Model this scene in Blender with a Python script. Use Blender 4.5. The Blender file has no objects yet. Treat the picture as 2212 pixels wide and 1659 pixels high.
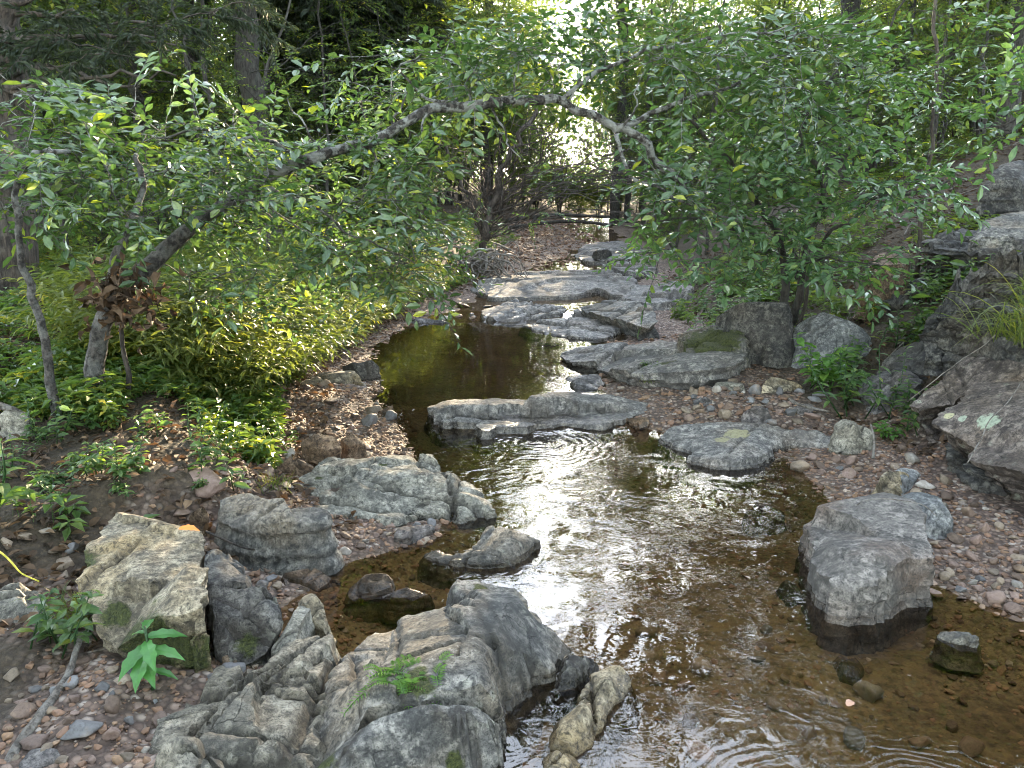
import bpy, math, random
import numpy as np
from mathutils import Vector, Matrix
from mathutils.geometry import delaunay_2d_cdt

random.seed(7)
RNG = np.random.default_rng(11)
SC = bpy.context.scene
COL = SC.collection
PI = math.pi

# ------------------------------------------------------------------ camera and pixel rays
CAM_H, PITCH = 1.5, math.radians(13.4)
CP, SP = math.cos(PITCH), math.sin(PITCH)
FP = 1671.0                      # focal length for a picture 2212 wide
def ray(px, py):
    dx = (px - 1106) / FP; dv = (py - 829.5) / FP
    return np.array((dx, CP - dv * SP, -SP - dv * CP))
def at(px, py, z):               # point of the picture at height z
    if isinstance(z, tuple): return aty(px, py, z[0])
    d = ray(px, py); t = (z - CAM_H) / d[2]
    return np.array((d[0] * t, d[1] * t, z))
def aty(px, py, y):              # point of the picture at distance y
    d = ray(px, py); t = y / d[1]
    return np.array((d[0] * t, y, CAM_H + d[2] * t))

cam_d = bpy.data.cameras.new('camera'); cam = bpy.data.objects.new('camera', cam_d)
COL.objects.link(cam); cam.location = (0, 0, CAM_H); cam.rotation_euler = (PI / 2 - PITCH, 0, 0)
cam_d.sensor_width = 36; cam_d.lens = 36 * FP / 2212; cam_d.clip_end = 600; cam_d.clip_start = .05
SC.camera = cam

# ------------------------------------------------------------------ noise
def _h(i, j, k, s):
    n = (i * 374761393 + j * 668265263 + k * 2147483647 + s * 1274126177) & 0xFFFFFFFF
    n = ((n ^ (n >> 13)) * 1274126177) & 0xFFFFFFFF
    n = (n ^ (n >> 16)) & 0xFFFFFFFF
    return n.astype(np.float64) / 2147483648.0 - 1.0
def vnoise(p, s=0):
    p = np.asarray(p, float)
    b = np.floor(p).astype(np.int64); f = p - b; f = f * f * (3 - 2 * f)
    i, j, k = b[:, 0], b[:, 1], b[:, 2]; u, v, w = f[:, 0], f[:, 1], f[:, 2]
    r = 0
    for a in (0, 1):
        for c in (0, 1):
            for e in (0, 1):
                r = r + _h(i + a, j + c, k + e, s) * (u if a else 1 - u) * (v if c else 1 - v) * (w if e else 1 - w)
    return r
def fbm(p, o=4, s=0, g=.5):
    p = np.asarray(p, float); r = 0; a = 1.0; q = p
    for i in range(o):
        r = r + a * vnoise(q, s + i); q = q * 2.03 + 17.3; a *= g
    return r
def n2(x, y, f, o=3, s=0):
    x = np.asarray(x, float); sh = x.shape
    return fbm(np.stack([x.ravel() * f, np.asarray(y, float).ravel() * f, np.zeros(x.size)], 1), o, s).reshape(sh)
def sstep(t):
    t = np.clip(t, 0, 1); return t * t * (3 - 2 * t)

# ------------------------------------------------------------------ mesh building
class Acc:
    """collects points and faces with one tint value per point"""
    def __init__(s): s.V = []; s.F = {}; s.T = []; s.n = 0
    def add(s, V, F, tint=0.0):
        V = np.asarray(V, float)
        s.V.append(V); s.T.append(np.broadcast_to(np.asarray(tint, float), (len(V),)) if np.ndim(tint) < 2 else tint)
        for f in F:
            f = np.asarray(f)
            if len(f): s.F.setdefault(f.shape[1], []).append(f + s.n)
        s.n += len(V)
    def mesh(s, name, mat, smooth=True, origin=None):
        V = np.concatenate(s.V) if s.V else np.zeros((0, 3))
        T = np.concatenate(s.T) if s.T else np.zeros(0)
        if origin is not None: V = V - np.asarray(origin)
        return np_mesh(name, V, [np.concatenate(f) for f in s.F.values()], mat, {'tint': T}, smooth)
def np_mesh(name, V, F, mat, attrs=None, smooth=True):
    me = bpy.data.meshes.new(name)
    me.vertices.add(len(V)); me.vertices.foreach_set('co', np.asarray(V, np.float32).ravel())
    nl = sum(f.size for f in F); npoly = sum(len(f) for f in F)
    me.loops.add(nl); me.polygons.add(npoly)
    me.loops.foreach_set('vertex_index', np.concatenate([f.ravel() for f in F]).astype(np.int32))
    st = []; o = 0
    for f in F:
        st.append(o + np.arange(len(f)) * f.shape[1]); o += f.size
    me.polygons.foreach_set('loop_start', np.concatenate(st).astype(np.int32))
    me.polygons.foreach_set('use_smooth', np.full(npoly, smooth))
    for k, a in (attrs or {}).items():
        a = np.asarray(a, np.float32)
        if a.ndim == 2:
            at_ = me.attributes.new(k, 'FLOAT_COLOR', 'POINT'); at_.data.foreach_set('color', np.concatenate([a, np.ones((len(a), 1), np.float32)], 1).ravel())
        else:
            at_ = me.attributes.new(k, 'FLOAT', 'POINT'); at_.data.foreach_set('value', a)
    me.update(calc_edges=True); me.validate()
    if mat: me.materials.append(mat)
    return me
def tag(o, label=None, cat=None, group=None, kind=None):
    if label: o['label'] = label
    if cat: o['category'] = cat
    if group: o['group'] = group
    if kind: o['kind'] = kind
    return o
def link(name, me, loc=(0, 0, 0), parent=None):
    o = bpy.data.objects.new(name, me); COL.objects.link(o); o.location = loc
    if parent: o.parent = parent
    return o
def empty(name, loc, label, cat, group=None):
    o = bpy.data.objects.new(name, None); COL.objects.link(o); o.location = loc; o.empty_display_size = .2
    return tag(o, label, cat, group)
def copy_tree(o, loc, rz, sc, label=None):
    c = o.copy(); COL.objects.link(c); c.location = loc; c.rotation_euler = (0, 0, rz); c.scale = (sc, sc, sc)
    if label: c['label'] = label
    for ch in list(o.children):
        d = ch.copy(); COL.objects.link(d); d.parent = c
    return c
ORD = 'first second third fourth fifth sixth seventh eighth ninth tenth eleventh twelfth thirteenth fourteenth fifteenth sixteenth seventeenth eighteenth nineteenth twentieth'.split()
def ordn(i):
    if i < 20: return ORD[i]
    t = ('twenty', 'thirty', 'forty', 'fifty', 'sixty', 'seventy', 'eighty', 'ninety')[(i + 1) // 10 - 2]
    return (t[:-1] + 'ieth') if (i + 1) % 10 == 0 else t + '-' + ORD[(i + 1) % 10 - 1]

def frames(D, U=None):           # rotation matrices with X along D, Z near U
    D = np.asarray(D, float); D = D / np.linalg.norm(D, axis=1, keepdims=True)
    U = np.broadcast_to((0, 0, 1.0) if U is None else U, D.shape)
    Y = np.cross(U, D); l = np.linalg.norm(Y, axis=1, keepdims=True)
    Y = np.where(l < 1e-3, np.array((0, 1.0, 0)), Y / np.maximum(l, 1e-3))
    Z = np.cross(D, Y)
    return np.stack([D, Y, Z], 2)
def scatter(acc, tmpl, R, T, S, tint=None, tj=.25, rng=RNG):
    V, F, t = tmpl; n = len(T)
    if n == 0: return
    S = np.broadcast_to(S, (n,))
    W = np.einsum('nij,vj->nvi', R, V) * S[:, None, None] + np.asarray(T)[:, None, :]
    m = len(V); off = np.arange(n) * m
    tt = np.broadcast_to(t, (n, m))
    if tint is not None: tt = tt * tj + np.broadcast_to(np.asarray(tint), (n,))[:, None]
    acc.add(W.reshape(-1, 3), [(f[None] + off[:, None, None]).reshape(-1, f.shape[1]) for f in F], tt.reshape(-1))
def tube(P, r, k=6):
    P = np.asarray(P, float); n = len(P); r = np.broadcast_to(r, (n,))
    D = np.gradient(P, axis=0); D /= np.maximum(np.linalg.norm(D, axis=1, keepdims=True), 1e-9)
    ref = np.array((.31, .17, .93)) if abs(D[:, 2]).mean() < .8 else np.array((.93, .21, .13))
    A = np.cross(D, ref); A /= np.linalg.norm(A, axis=1, keepdims=True); B = np.cross(D, A)
    a = np.arange(k) * 2 * PI / k
    V = P[:, None] + r[:, None, None] * (np.cos(a)[None, :, None] * A[:, None] + np.sin(a)[None, :, None] * B[:, None])
    i = np.arange(n - 1)[:, None] * k; j = np.arange(k)[None]; j2 = (j + 1) % k
    F = np.stack([i + j, i + j2, i + k + j2, i + k + j], 2).reshape(-1, 4)
    V = V.reshape(-1, 3)
    V = np.concatenate([V, P[:1], P[-1:]]); c0, c1 = n * k, n * k + 1
    jj = np.arange(k); e = (n - 1) * k
    T = np.concatenate([np.stack([np.full(k, c0), (jj + 1) % k, jj], 1), np.stack([np.full(k, c1), e + jj, e + (jj + 1) % k], 1)])
    return V, [F, T]
def smooth_path(P, n, rough=0.0, seed=0):
    P = np.asarray(P, float)
    d = np.concatenate([[0], np.cumsum(np.linalg.norm(np.diff(P, axis=0), axis=1))]); t = np.linspace(0, d[-1], n)
    m = np.gradient(P, d, axis=0)
    i = np.clip(np.searchsorted(d, t, 'right') - 1, 0, len(P) - 2); h = d[i + 1] - d[i]; u = ((t - d[i]) / h)[:, None]
    h = h[:, None]
    Q = (2*u**3-3*u**2+1)*P[i] + (u**3-2*u**2+u)*h*m[i] + (-2*u**3+3*u**2)*P[i+1] + (u**3-u**2)*h*m[i+1]
    if rough:
        q = np.stack([t * 6, t * 0 + seed, t * 0], 1)
        Q = Q + rough * np.stack([fbm(q, 3, seed), fbm(q, 3, seed + 9), fbm(q, 3, seed + 19)], 1) * np.minimum(1, t / max(d[-1], 1e-6) * 5)[:, None]
    return Q

# ------------------------------------------------------------------ node helpers / materials
def newmat(name):
    m = bpy.data.materials.new(name); m.use_nodes = True
    nt = m.node_tree; nt.nodes.clear(); return m, nt
def N(nt, typ, **kw):
    n = nt.nodes.new('ShaderNode' + typ)
    for k, v in kw.items():
        if k in ('inp',): continue
        setattr(n, k, v)
    for k, v in (kw.get('inp') or {}).items():
        if isinstance(v, bpy.types.NodeSocket): nt.links.new(v, n.inputs[k])
        else: n.inputs[k].default_value = v
    return n
def noise(nt, vec, scale, det=4, rough=.55, dist=0.0):
    return N(nt, 'TexNoise', inp={'Vector': vec, 'Scale': scale, 'Detail': det, 'Roughness': rough, 'Distortion': dist}).outputs[0]
def ramp(nt, fac, stops, interp='LINEAR'):
    n = N(nt, 'ValToRGB', inp={'Fac': fac}); r = n.color_ramp; r.interpolation = interp
    while len(r.elements) < len(stops): r.elements.new(.5)
    for e, (p, c) in zip(r.elements, stops):
        e.position = p; e.color = (c, c, c, 1) if isinstance(c, (int, float)) else (*c, 1)
    return n.outputs['Color']
def mix(nt, f, a, b, typ='MIX'):
    n = nt.nodes.new('ShaderNodeMix'); n.data_type = 'RGBA'; n.blend_type = typ
    for k, v in ((0, f), (6, a), (7, b)):
        if isinstance(v, bpy.types.NodeSocket): nt.links.new(v, n.inputs[k])
        elif k == 0: n.inputs[0].default_value = v
        else: n.inputs[k].default_value = (*v, 1)
    return n.outputs[2]
def math_(nt, op, a, b=0.0, clamp=False):
    n = N(nt, 'Math', operation=op, use_clamp=clamp)
    for i, v in enumerate((a, b)):
        if isinstance(v, bpy.types.NodeSocket): nt.links.new(v, n.inputs[i])
        else: n.inputs[i].default_value = v
    return n.outputs[0]
def vmath(nt, op, a, b=(0, 0, 0), out=0):
    n = N(nt, 'VectorMath', operation=op)
    for i, v in enumerate((a, b)):
        if isinstance(v, bpy.types.NodeSocket): nt.links.new(v, n.inputs[i])
        else: n.inputs[i].default_value = v
    return n.outputs[out]
def finish(nt, shader):
    o = N(nt, 'OutputMaterial'); nt.links.new(shader, o.inputs['Surface'])

MINT = (.28, .33, .25); PATCHES_P = [(at(2128, 900, .43), .075, MINT, .35), (at(2195, 950, .40), .07, MINT, .3), (at(2190, 800, .53), .1, (.3, .32, .32), 0), (at(2050, 900, .37), .03, (.4, .38, .22), 0), (at(2080, 905, .38), .025, MINT, 0)]
PATCHES_S = [(at(1590, 935, .1), .09, (.27, .25, .14), 0), (at(1560, 950, .08), .05, (.27, .25, .14), 0)]
PATCHES_T = [(at(240, 1245, .3), .016, (.5, .58, .58), 0), (at(255, 1320, .28), .02, (.5, .52, .5), .2)]; PATCHES_G = [(at(600, 1162, .2), .013, (.6, .62, .6), .3)]
def rock_mat(name, dark, mid, light, ochre=None, ochre_amt=.5, lichen=.4, lichen_col=(.46, .47, .42), wet=0.0, scale=1.0, speck=True, k=.54, PATCHES=()):
    """grey creek stone: mottled grain, weather stains, pale lichen discs, green moss where the mesh says so, wet dark foot"""
    dark, mid, light, lichen_col = [tuple(x * k * f_ * w_ for x, w_ in zip(c, (1.04, 1, .93))) for c, f_ in ((dark, .62), (mid, .92), (light, 1.3), (lichen_col, 1.25))]; ochre = ochre and tuple(x * .62 for x in ochre)
    m, nt = newmat(name); g = N(nt, 'NewGeometry'); P = g.outputs['Position']
    P = vmath(nt, 'ADD', P, vmath(nt, 'MULTIPLY', N(nt, 'TexNoise', inp={'Vector': P, 'Scale': 14 * scale, 'Detail': 3}).outputs['Color'], (.035, .035, .035)))
    big = noise(nt, P, 6.5 * scale, 6, .68, .6); fine = noise(nt, P, 48 * scale, 5, .7); med = noise(nt, P, 17 * scale, 4, .6)
    c = mix(nt, ramp(nt, big, [(.4, 0), (.56, 1)]), dark, mid)
    c = mix(nt, ramp(nt, med, [(.48, 0), (.64, .85)]), c, light)
    if ochre: c = mix(nt, math_(nt, 'MULTIPLY', ramp(nt, noise(nt, P, 3.1 * scale, 3, .5, .3), [(.46, 0), (.64, 1)]), ochre_amt), c, ochre)
    c = mix(nt, ramp(nt, fine, [(.34, .9), (.53, 0)]), c, tuple(x * .4 for x in dark)); c = mix(nt, ramp(nt, fine, [(.56, 0), (.72, .6)]), c, tuple(min(1, x * 1.35) for x in light))
    if speck:                       # thin dark cracks
        vo = N(nt, 'TexVoronoi', feature='DISTANCE_TO_EDGE', inp={'Vector': vmath(nt, 'ADD', P, vmath(nt, 'MULTIPLY', N(nt, 'TexNoise', inp={'Vector': P, 'Scale': 5.0, 'Detail': 4}).outputs['Color'], (.38, .38, .3))), 'Scale': 4.5 * scale})
        crk = math_(nt, 'MULTIPLY', ramp(nt, vo.outputs['Distance'], [(.0, 1), (.012, 0)]), ramp(nt, noise(nt, P, 5, 3), [(.52, 0), (.62, 1)]))
        c = mix(nt, math_(nt, 'MULTIPLY', crk, .75), c, tuple(x * .3 for x in dark))
    else: crk = None
    if lichen > 0:
        v = N(nt, 'TexVoronoi', feature='F1', inp={'Vector': vmath(nt, 'ADD', P, vmath(nt, 'MULTIPLY', N(nt, 'TexNoise', inp={'Vector': P, 'Scale': 30.0, 'Detail': 3}).outputs['Color'], (.035, .035, .035))), 'Scale': 17.0, 'Randomness': 1.0})
        disc = ramp(nt, v.outputs['Distance'], [(.2, 1), (.3, 0)])
        disc = math_(nt, 'MULTIPLY', disc, ramp(nt, noise(nt, P, 2.6, 3, .6), [(.5, 0), (.6, 1)]))
        disc = math_(nt, 'MULTIPLY', disc, ramp(nt, noise(nt, P, 70, 3, .7), [(.35, .25), (.55, 1)]))
        c = mix(nt, math_(nt, 'MULTIPLY', disc, lichen), c, lichen_col)
    c = mix(nt, math_(nt, 'MULTIPLY', N(nt, 'Attribute', attribute_name='dirt').outputs['Fac'], .8), c, (.022, .017, .012))
    xf = noise(nt, P, 150, 3, .7); c = mix(nt, ramp(nt, xf, [(.33, .75), (.5, 0)]), c, tuple(x * .35 for x in dark)); c = mix(nt, ramp(nt, noise(nt, P, 2.2, 4, .6, .5), [(.5, 0), (.64, .6)]), c, tuple(x * .8 for x in dark))
    for (pp, rr, cc, hole) in PATCHES:
        dn = vmath(nt, 'LENGTH', vmath(nt, 'SUBTRACT', vmath(nt, 'ADD', g.outputs['Position'], vmath(nt, 'MULTIPLY', vmath(nt, 'SUBTRACT', N(nt, 'TexNoise', inp={'Vector': P, 'Scale': 26.0, 'Detail': 4}).outputs['Color'], (.5, .5, .5)), (rr, rr, rr))), tuple(pp)), out=1)
        c = mix(nt, math_(nt, 'MULTIPLY', ramp(nt, math_(nt, 'DIVIDE', dn, rr), [(0, 0 if hole else .8), (hole + .01, 0 if hole else .8), (hole + .16, .85), (.8, .85), (.95, 0)]), ramp(nt, fine, [(.3, .3), (.5, 1)])), c, cc)
    ms = N(nt, 'Attribute', attribute_name='moss').outputs['Fac']
    mm = math_(nt, 'MULTIPLY', ramp(nt, math_(nt, 'ADD', ms, math_(nt, 'MULTIPLY', math_(nt, 'SUBTRACT', med, .5), 1.3)), [(.42, 0), (.62, 1)]), ramp(nt, ms, [(.02, 0), (.2, 1)]))
    c = mix(nt, mm, c, ramp(nt, noise(nt, P, 90, 3), [(.3, (.018, .024, .008)), (.7, (.075, .085, .022))]))
    wa = N(nt, 'Attribute', attribute_name='wet').outputs['Fac']
    wm = ramp(nt, math_(nt, 'ADD', wa, math_(nt, 'MULTIPLY', math_(nt, 'SUBTRACT', med, .5), .5)), [(.35, 0), (.6, 1)])
    c = mix(nt, math_(nt, 'MULTIPLY', wm, .6), c, mix(nt, 1.0, c, (.30, .25, .2), 'MULTIPLY'))
    rgh = N(nt, 'MapRange', inp={'Value': wm, 'To Min': .82, 'To Max': .25}).outputs[0]
    h = math_(nt, 'ADD', math_(nt, 'MULTIPLY', fine, .45), math_(nt, 'ADD', math_(nt, 'MULTIPLY', med, .45), math_(nt, 'MULTIPLY', xf, .25)))
    h = math_(nt, 'ADD', h, math_(nt, 'MULTIPLY', mm, math_(nt, 'MULTIPLY', noise(nt, P, 160, 2), 1.5)))
    if crk is not None: h = math_(nt, 'SUBTRACT', h, math_(nt, 'MULTIPLY', crk, .8))
    b = N(nt, 'Bump', inp={'Strength': .8, 'Distance': .015, 'Height': h})
    p = N(nt, 'BsdfPrincipled', inp={'Base Color': c, 'Roughness': rgh, 'Normal': b.outputs[0], 'Specular IOR Level': .4})
    finish(nt, p.outputs[0]); return m
M = {}
M['grey'] = rock_mat('grey_stone', (.12, .125, .13), (.24, .24, .24), (.42, .41, .39), (.36, .27, .17), .55, .6, PATCHES=PATCHES_G)
M['dark'] = rock_mat('dark_stone', (.05, .052, .058), (.12, .12, .125), (.22, .22, .21), (.16, .12, .08), .4, .35)
M['tan'] = rock_mat('tan_stone', (.17, .15, .12), (.36, .31, .23), (.50, .45, .35), (.50, .37, .19), .8, .3, k=.62, PATCHES=PATCHES_T)
M['pale'] = rock_mat('pale_stone', (.2, .2, .19), (.36, .36, .33), (.52, .51, .46), (.42, .36, .26), .35, .25)
M['cracked'] = rock_mat('lichen_stone', (.15, .145, .13), (.27, .26, .23), (.42, .40, .35), (.36, .29, .2), .5, 1.0, (.55, .54, .47))
M['purple'] = rock_mat('purple_stone', (.10, .083, .08), (.21, .175, .165), (.32, .28, .26), (.3, .22, .15), .4, .85, (.44, .46, .40), PATCHES=PATCHES_P)
M['slate'] = rock_mat('slate_stone', (.11, .11, .125), (.22, .22, .24), (.36, .35, .36), (.24, .17, .13), .45, .15, PATCHES=PATCHES_S)
M['block'] = rock_mat('grey_brown_stone', (.15, .145, .145), (.235, .22, .215), (.31, .29, .285), (.24, .14, .09), .55, .15, k=.66)
M['shelf'] = rock_mat('shelf_stone', (.17, .17, .18), (.27, .27, .28), (.42, .41, .4), (.3, .23, .17), .4, .2, k=.66, PATCHES=PATCHES_S)
M['brown'] = rock_mat('brown_stone', (.11, .075, .05), (.25, .17, .115), (.40, .30, .22), (.33, .2, .11), .5, .1)
M['blue'] = rock_mat('bluish_stone', (.2, .22, .25), (.36, .38, .42), (.52, .54, .56), None, 0, .1)

def cobble_mat():
    m, nt = newmat('creek_cobble'); P = N(nt, 'NewGeometry').outputs['Position']
    oc = N(nt, 'ObjectInfo').outputs['Color']
    c = mix(nt, ramp(nt, noise(nt, P, 24, 4, .65, .5), [(.3, 0), (.7, 1)]), mix(nt, 1., oc, (.55, .5, .46), 'MULTIPLY'), oc)
    c = mix(nt, ramp(nt, noise(nt, P, 110, 3, .7), [(.3, .6), (.5, 0)]), c, mix(nt, 1., oc, (.35, .32, .3), 'MULTIPLY'))
    c = mix(nt, ramp(nt, noise(nt, P, 9, 3), [(.56, 0), (.7, .5)]), c, (.34, .25, .17))
    b = N(nt, 'Bump', inp={'Strength': .7, 'Distance': .006, 'Height': noise(nt, P, 60, 4, .6)})
    p = N(nt, 'BsdfPrincipled', inp={'Base Color': c, 'Roughness': .75, 'Normal': b.outputs[0]}); finish(nt, p.outputs[0]); return m
M['cobble'] = cobble_mat()
def gravel_mat():
    m, nt = newmat('creek_gravel'); P = N(nt, 'NewGeometry').outputs['Position']
    a = N(nt, 'Attribute', attribute_name='tint').outputs['Fac']
    c = ramp(nt, a, [(0, (.026, .02, .017)), (.2, (.065, .046, .035)), (.45, (.14, .09, .062)), (.65, (.2, .13, .09)), (.8, (.22, .155, .1)), (.92, (.17, .17, .17)), (1, (.36, .33, .29))])
    c = mix(nt, 1.0, c, (1.12, .97, .86), 'MULTIPLY'); c = mix(nt, ramp(nt, noise(nt, P, 80, 3), [(.35, .5), (.6, 0)]), c, (.09, .06, .042))
    p = N(nt, 'BsdfPrincipled', inp={'Base Color': c, 'Roughness': .75}); finish(nt, p.outputs[0]); return m
M['gravel'] = gravel_mat()
def ground_mat():
    m, nt = newmat('creek_ground'); P = N(nt, 'NewGeometry').outputs['Position']
    bed = N(nt, 'Attribute', attribute_name='bed').outputs['Fac']; bar = N(nt, 'Attribute', attribute_name='bar').outputs['Fac']
    fl = mix(nt, ramp(nt, noise(nt, P, 11, 5, .7), [(.3, 0), (.7, 1)]), (.016, .012, .007), (.06, .042, .024))
    fl = mix(nt, ramp(nt, noise(nt, P, 60, 4, .7), [(.5, 0), (.75, .7)]), fl, (.11, .08, .048))
    v = N(nt, 'TexVoronoi', inp={'Vector': P, 'Scale': 42.0}); v2 = N(nt, 'TexVoronoi', inp={'Vector': P, 'Scale': 95.0})
    gr = ramp(nt, N(nt, 'SeparateColor', inp={'Color': v.outputs['Color']}).outputs[0], [(0, (.07, .048, .038)), (.5, (.17, .115, .088)), (.8, (.25, .18, .14)), (1, (.36, .31, .27))])
    gr = mix(nt, ramp(nt, v.outputs['Distance'], [(.35, 0), (.7, .8)]), gr, (.045, .03, .024))
    bd = mix(nt, ramp(nt, noise(nt, P, 3.2, 5, .65, .6), [(.35, 0), (.68, 1)]), (.095, .067, .038), (.225, .17, .1))
    bd = mix(nt, ramp(nt, N(nt, 'SeparateColor', inp={'Color': v.outputs['Color']}).outputs[1], [(.6, 0), (1, .6)]), bd, (.22, .15, .08))
    bd = mix(nt, ramp(nt, noise(nt, P, 26, 4, .7), [(.36, .75), (.52, 0)]), bd, (.035, .024, .014))
    c = mix(nt, bar, fl, gr); c = mix(nt, bed, c, bd)
    h = math_(nt, 'ADD', noise(nt, P, 35, 5, .7), math_(nt, 'MULTIPLY', v.outputs['Distance'], -.9))
    b = N(nt, 'Bump', inp={'Strength': .8, 'Distance': .02, 'Height': h})
    p = N(nt, 'BsdfPrincipled', inp={'Base Color': c, 'Roughness': .9, 'Normal': b.outputs[0]}); finish(nt, p.outputs[0]); return m
M['ground'] = ground_mat()
def bark_mat(name, a, b_, lich=None, la=.5, sc=1.0, streak=6.0):
    m, nt = newmat(name); P = N(nt, 'NewGeometry').outputs['Position']
    Q = vmath(nt, 'MULTIPLY', P, (1, 1, 1 / streak))
    n = noise(nt, Q, 38 * sc, 5, .7)
    c = mix(nt, ramp(nt, n, [(.42, 0), (.6, 1)]), a, b_)
    if lich:
        lf_ = math_(nt, 'MULTIPLY', ramp(nt, noise(nt, P, 13 * sc, 4, .65), [(.46, 0), (.56, 1)]), la)
        if name == 'lichen_bark': lf_ = math_(nt, 'MULTIPLY', lf_, N(nt, 'MapRange', inp={'Value': N(nt, 'SeparateXYZ', inp={0: P}).outputs[2], 'From Min': 1.3, 'From Max': 1.9, 'To Min': .3, 'To Max': 1.05}).outputs[0], True)
        c = mix(nt, lf_, c, lich)
    b = N(nt, 'Bump', inp={'Strength': 1.0, 'Distance': .03 / sc, 'Height': math_(nt, 'ADD', n, math_(nt, 'MULTIPLY', noise(nt, P, 12 * sc, 3), .6))})
    p = N(nt, 'BsdfPrincipled', inp={'Base Color': c, 'Roughness': .85, 'Normal': b.outputs[0]}); finish(nt, p.outputs[0]); return m
M['bark_arch'] = bark_mat('lichen_bark', (.014, .012, .011), (.085, .074, .066), (.36, .37, .35), .6, 1, 1.0)
M['bark'] = bark_mat('woodland_bark', (.014, .012, .01), (.05, .042, .036), (.08, .085, .07), .3)
M['bark_cedar'] = bark_mat('cedar_bark', (.02, .015, .012), (.085, .064, .05), (.12, .11, .095), .3, .6, 9)
M['dead'] = bark_mat('dead_wood', (.06, .05, .042), (.19, .165, .14), (.27, .26, .24), .4, 1.4, 1)
M['darkwood'] = bark_mat('dark_wood', (.02, .016, .013), (.075, .06, .05), None, 0)
M['yellowstem'] = bark_mat('yellow_stem', (.5, .45, .05), (.62, .55, .1), None, 0)
def leaf_mat(name, a, b_, yel=(.3, .3, .03), trans=.45, rough=.38, spec=.5, tr=None):
    m, nt = newmat(name); P = N(nt, 'NewGeometry').outputs['Position']
    t = N(nt, 'Attribute', attribute_name='tint').outputs['Fac']
    c = ramp(nt, t, [(0, a), (.75, b_), (.93, tuple(.5 * x + .5 * y for x, y in zip(b_, yel))), (1, yel)])
    c = mix(nt, ramp(nt, noise(nt, P, 35, 3), [(.35, .35), (.6, 0)]), c, tuple(x * .5 for x in a))
    p = N(nt, 'BsdfPrincipled', inp={'Base Color': c, 'Roughness': rough, 'Specular IOR Level': spec})
    tc = mix(nt, 1.0, c, tr or (1.9, 1.75, .7), 'MULTIPLY')
    tl = N(nt, 'BsdfTranslucent', inp={'Color': tc})
    s = N(nt, 'MixShader', inp={0: trans, 1: p.outputs[0], 2: tl.outputs[0]}); finish(nt, s.outputs[0]); return m
M['leaf'] = leaf_mat('glossy_leaf', (.036, .08, .036), (.105, .165, .065), (.33, .36, .04), .33, .27, .8, (1.4, 1.5, .6))
M['leaf_shrub'] = leaf_mat('pale_glossy_leaf', (.05, .11, .055), (.14, .225, .09), (.36, .4, .05), .36, .25, .8, (1.4, 1.5, .6))
M['weed'] = leaf_mat('weed_leaf', (.05, .17, .045), (.09, .25, .06), (.2, .3, .06), .4)
M['leaf_bg'] = leaf_mat('woodland_leaf', (.038, .075, .026), (.115, .175, .05), (.4, .38, .05), .5, .45)
M['leaf_dark'] = leaf_mat('cedar_leaf', (.02, .032, .022), (.05, .07, .04), (.12, .12, .05), .25, .6, .3)
M['herb'] = leaf_mat('herb_leaf', (.035, .085, .03), (.1, .17, .045), (.35, .33, .05))
M['grassy'] = leaf_mat('stiltgrass_leaf', (.045, .08, .02), (.15, .185, .048), (.42, .38, .06), .5, .45)
M['bright'] = leaf_mat('bright_leaf', (.06, .15, .035), (.12, .24, .05), (.3, .4, .06), .45)
M['deadleaf'] = leaf_mat('dead_leaf', (.035, .023, .015), (.15, .095, .055), (.36, .25, .15), .2, .7, .3, (1.2, 1, .8))

def water_mat():
    m, nt = newmat('creek_water'); P = N(nt, 'NewGeometry').outputs['Position']
    calm = N(nt, 'Attribute', attribute_name='calm').outputs['Fac']
    w = vmath(nt, 'ADD', P, vmath(nt, 'MULTIPLY', N(nt, 'TexNoise', inp={'Vector': P, 'Scale': 4.0, 'Detail': 2}).outputs['Color'], (.3, .3, 0)))
    a = noise(nt, w, 10, 1, .4, .6); b2 = noise(nt, vmath(nt, 'MULTIPLY', w, (1, 1.6, 1)), 27, 1, .4, .8)
    h = math_(nt, 'ADD', math_(nt, 'MULTIPLY', a, .0068), math_(nt, 'MULTIPLY', b2, .0017))
    amp = math_(nt, 'ADD', math_(nt, 'MULTIPLY', ramp(nt, noise(nt, P, 1.6, 3), [(.42, .05), (.6, 1)]), calm), .02)
    h = math_(nt, 'MULTIPLY', h, amp)
    for (cx, cy, wl, am, r0) in ((1.0, 1.25, .036, .0017, .8), (.15, 4.75, .06, .0008, .7), (1.75, 1.9, .05, .0002, .5)):
        d = vmath(nt, 'LENGTH', vmath(nt, 'SUBTRACT', w, (cx + .15, cy + .15, 0)), out=1)
        s = math_(nt, 'SINE', math_(nt, 'MULTIPLY', d, 2 * PI / wl))
        f = N(nt, 'MapRange', inp={'Value': d, 'From Min': r0 * .4, 'From Max': r0, 'To Min': 1., 'To Max': 0.}).outputs[0]
        h = math_(nt, 'ADD', h, math_(nt, 'MULTIPLY', math_(nt, 'MULTIPLY', s, f), am * .9))
    bm = N(nt, 'Bump', inp={'Strength': 1.0, 'Distance': 1.0, 'Height': h})
    fr = N(nt, 'Fresnel', inp={'IOR': 1.48, 'Normal': bm.outputs[0]})
    dp = N(nt, 'Attribute', attribute_name='deep').outputs['Fac']
    tr = N(nt, 'BsdfTransparent', inp={'Color': mix(nt, dp, (.86, .74, .57), (.50, .42, .27))})
    gl = N(nt, 'BsdfGlossy', inp={'Color': (1, 1, 1, 1), 'Roughness': 0.0, 'Normal': bm.outputs[0]})
    s = N(nt, 'MixShader', inp={0: fr.outputs[0], 1: tr.outputs[0], 2: gl.outputs[0]}); finish(nt, s.outputs[0]); return m
M['water'] = water_mat()

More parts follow.
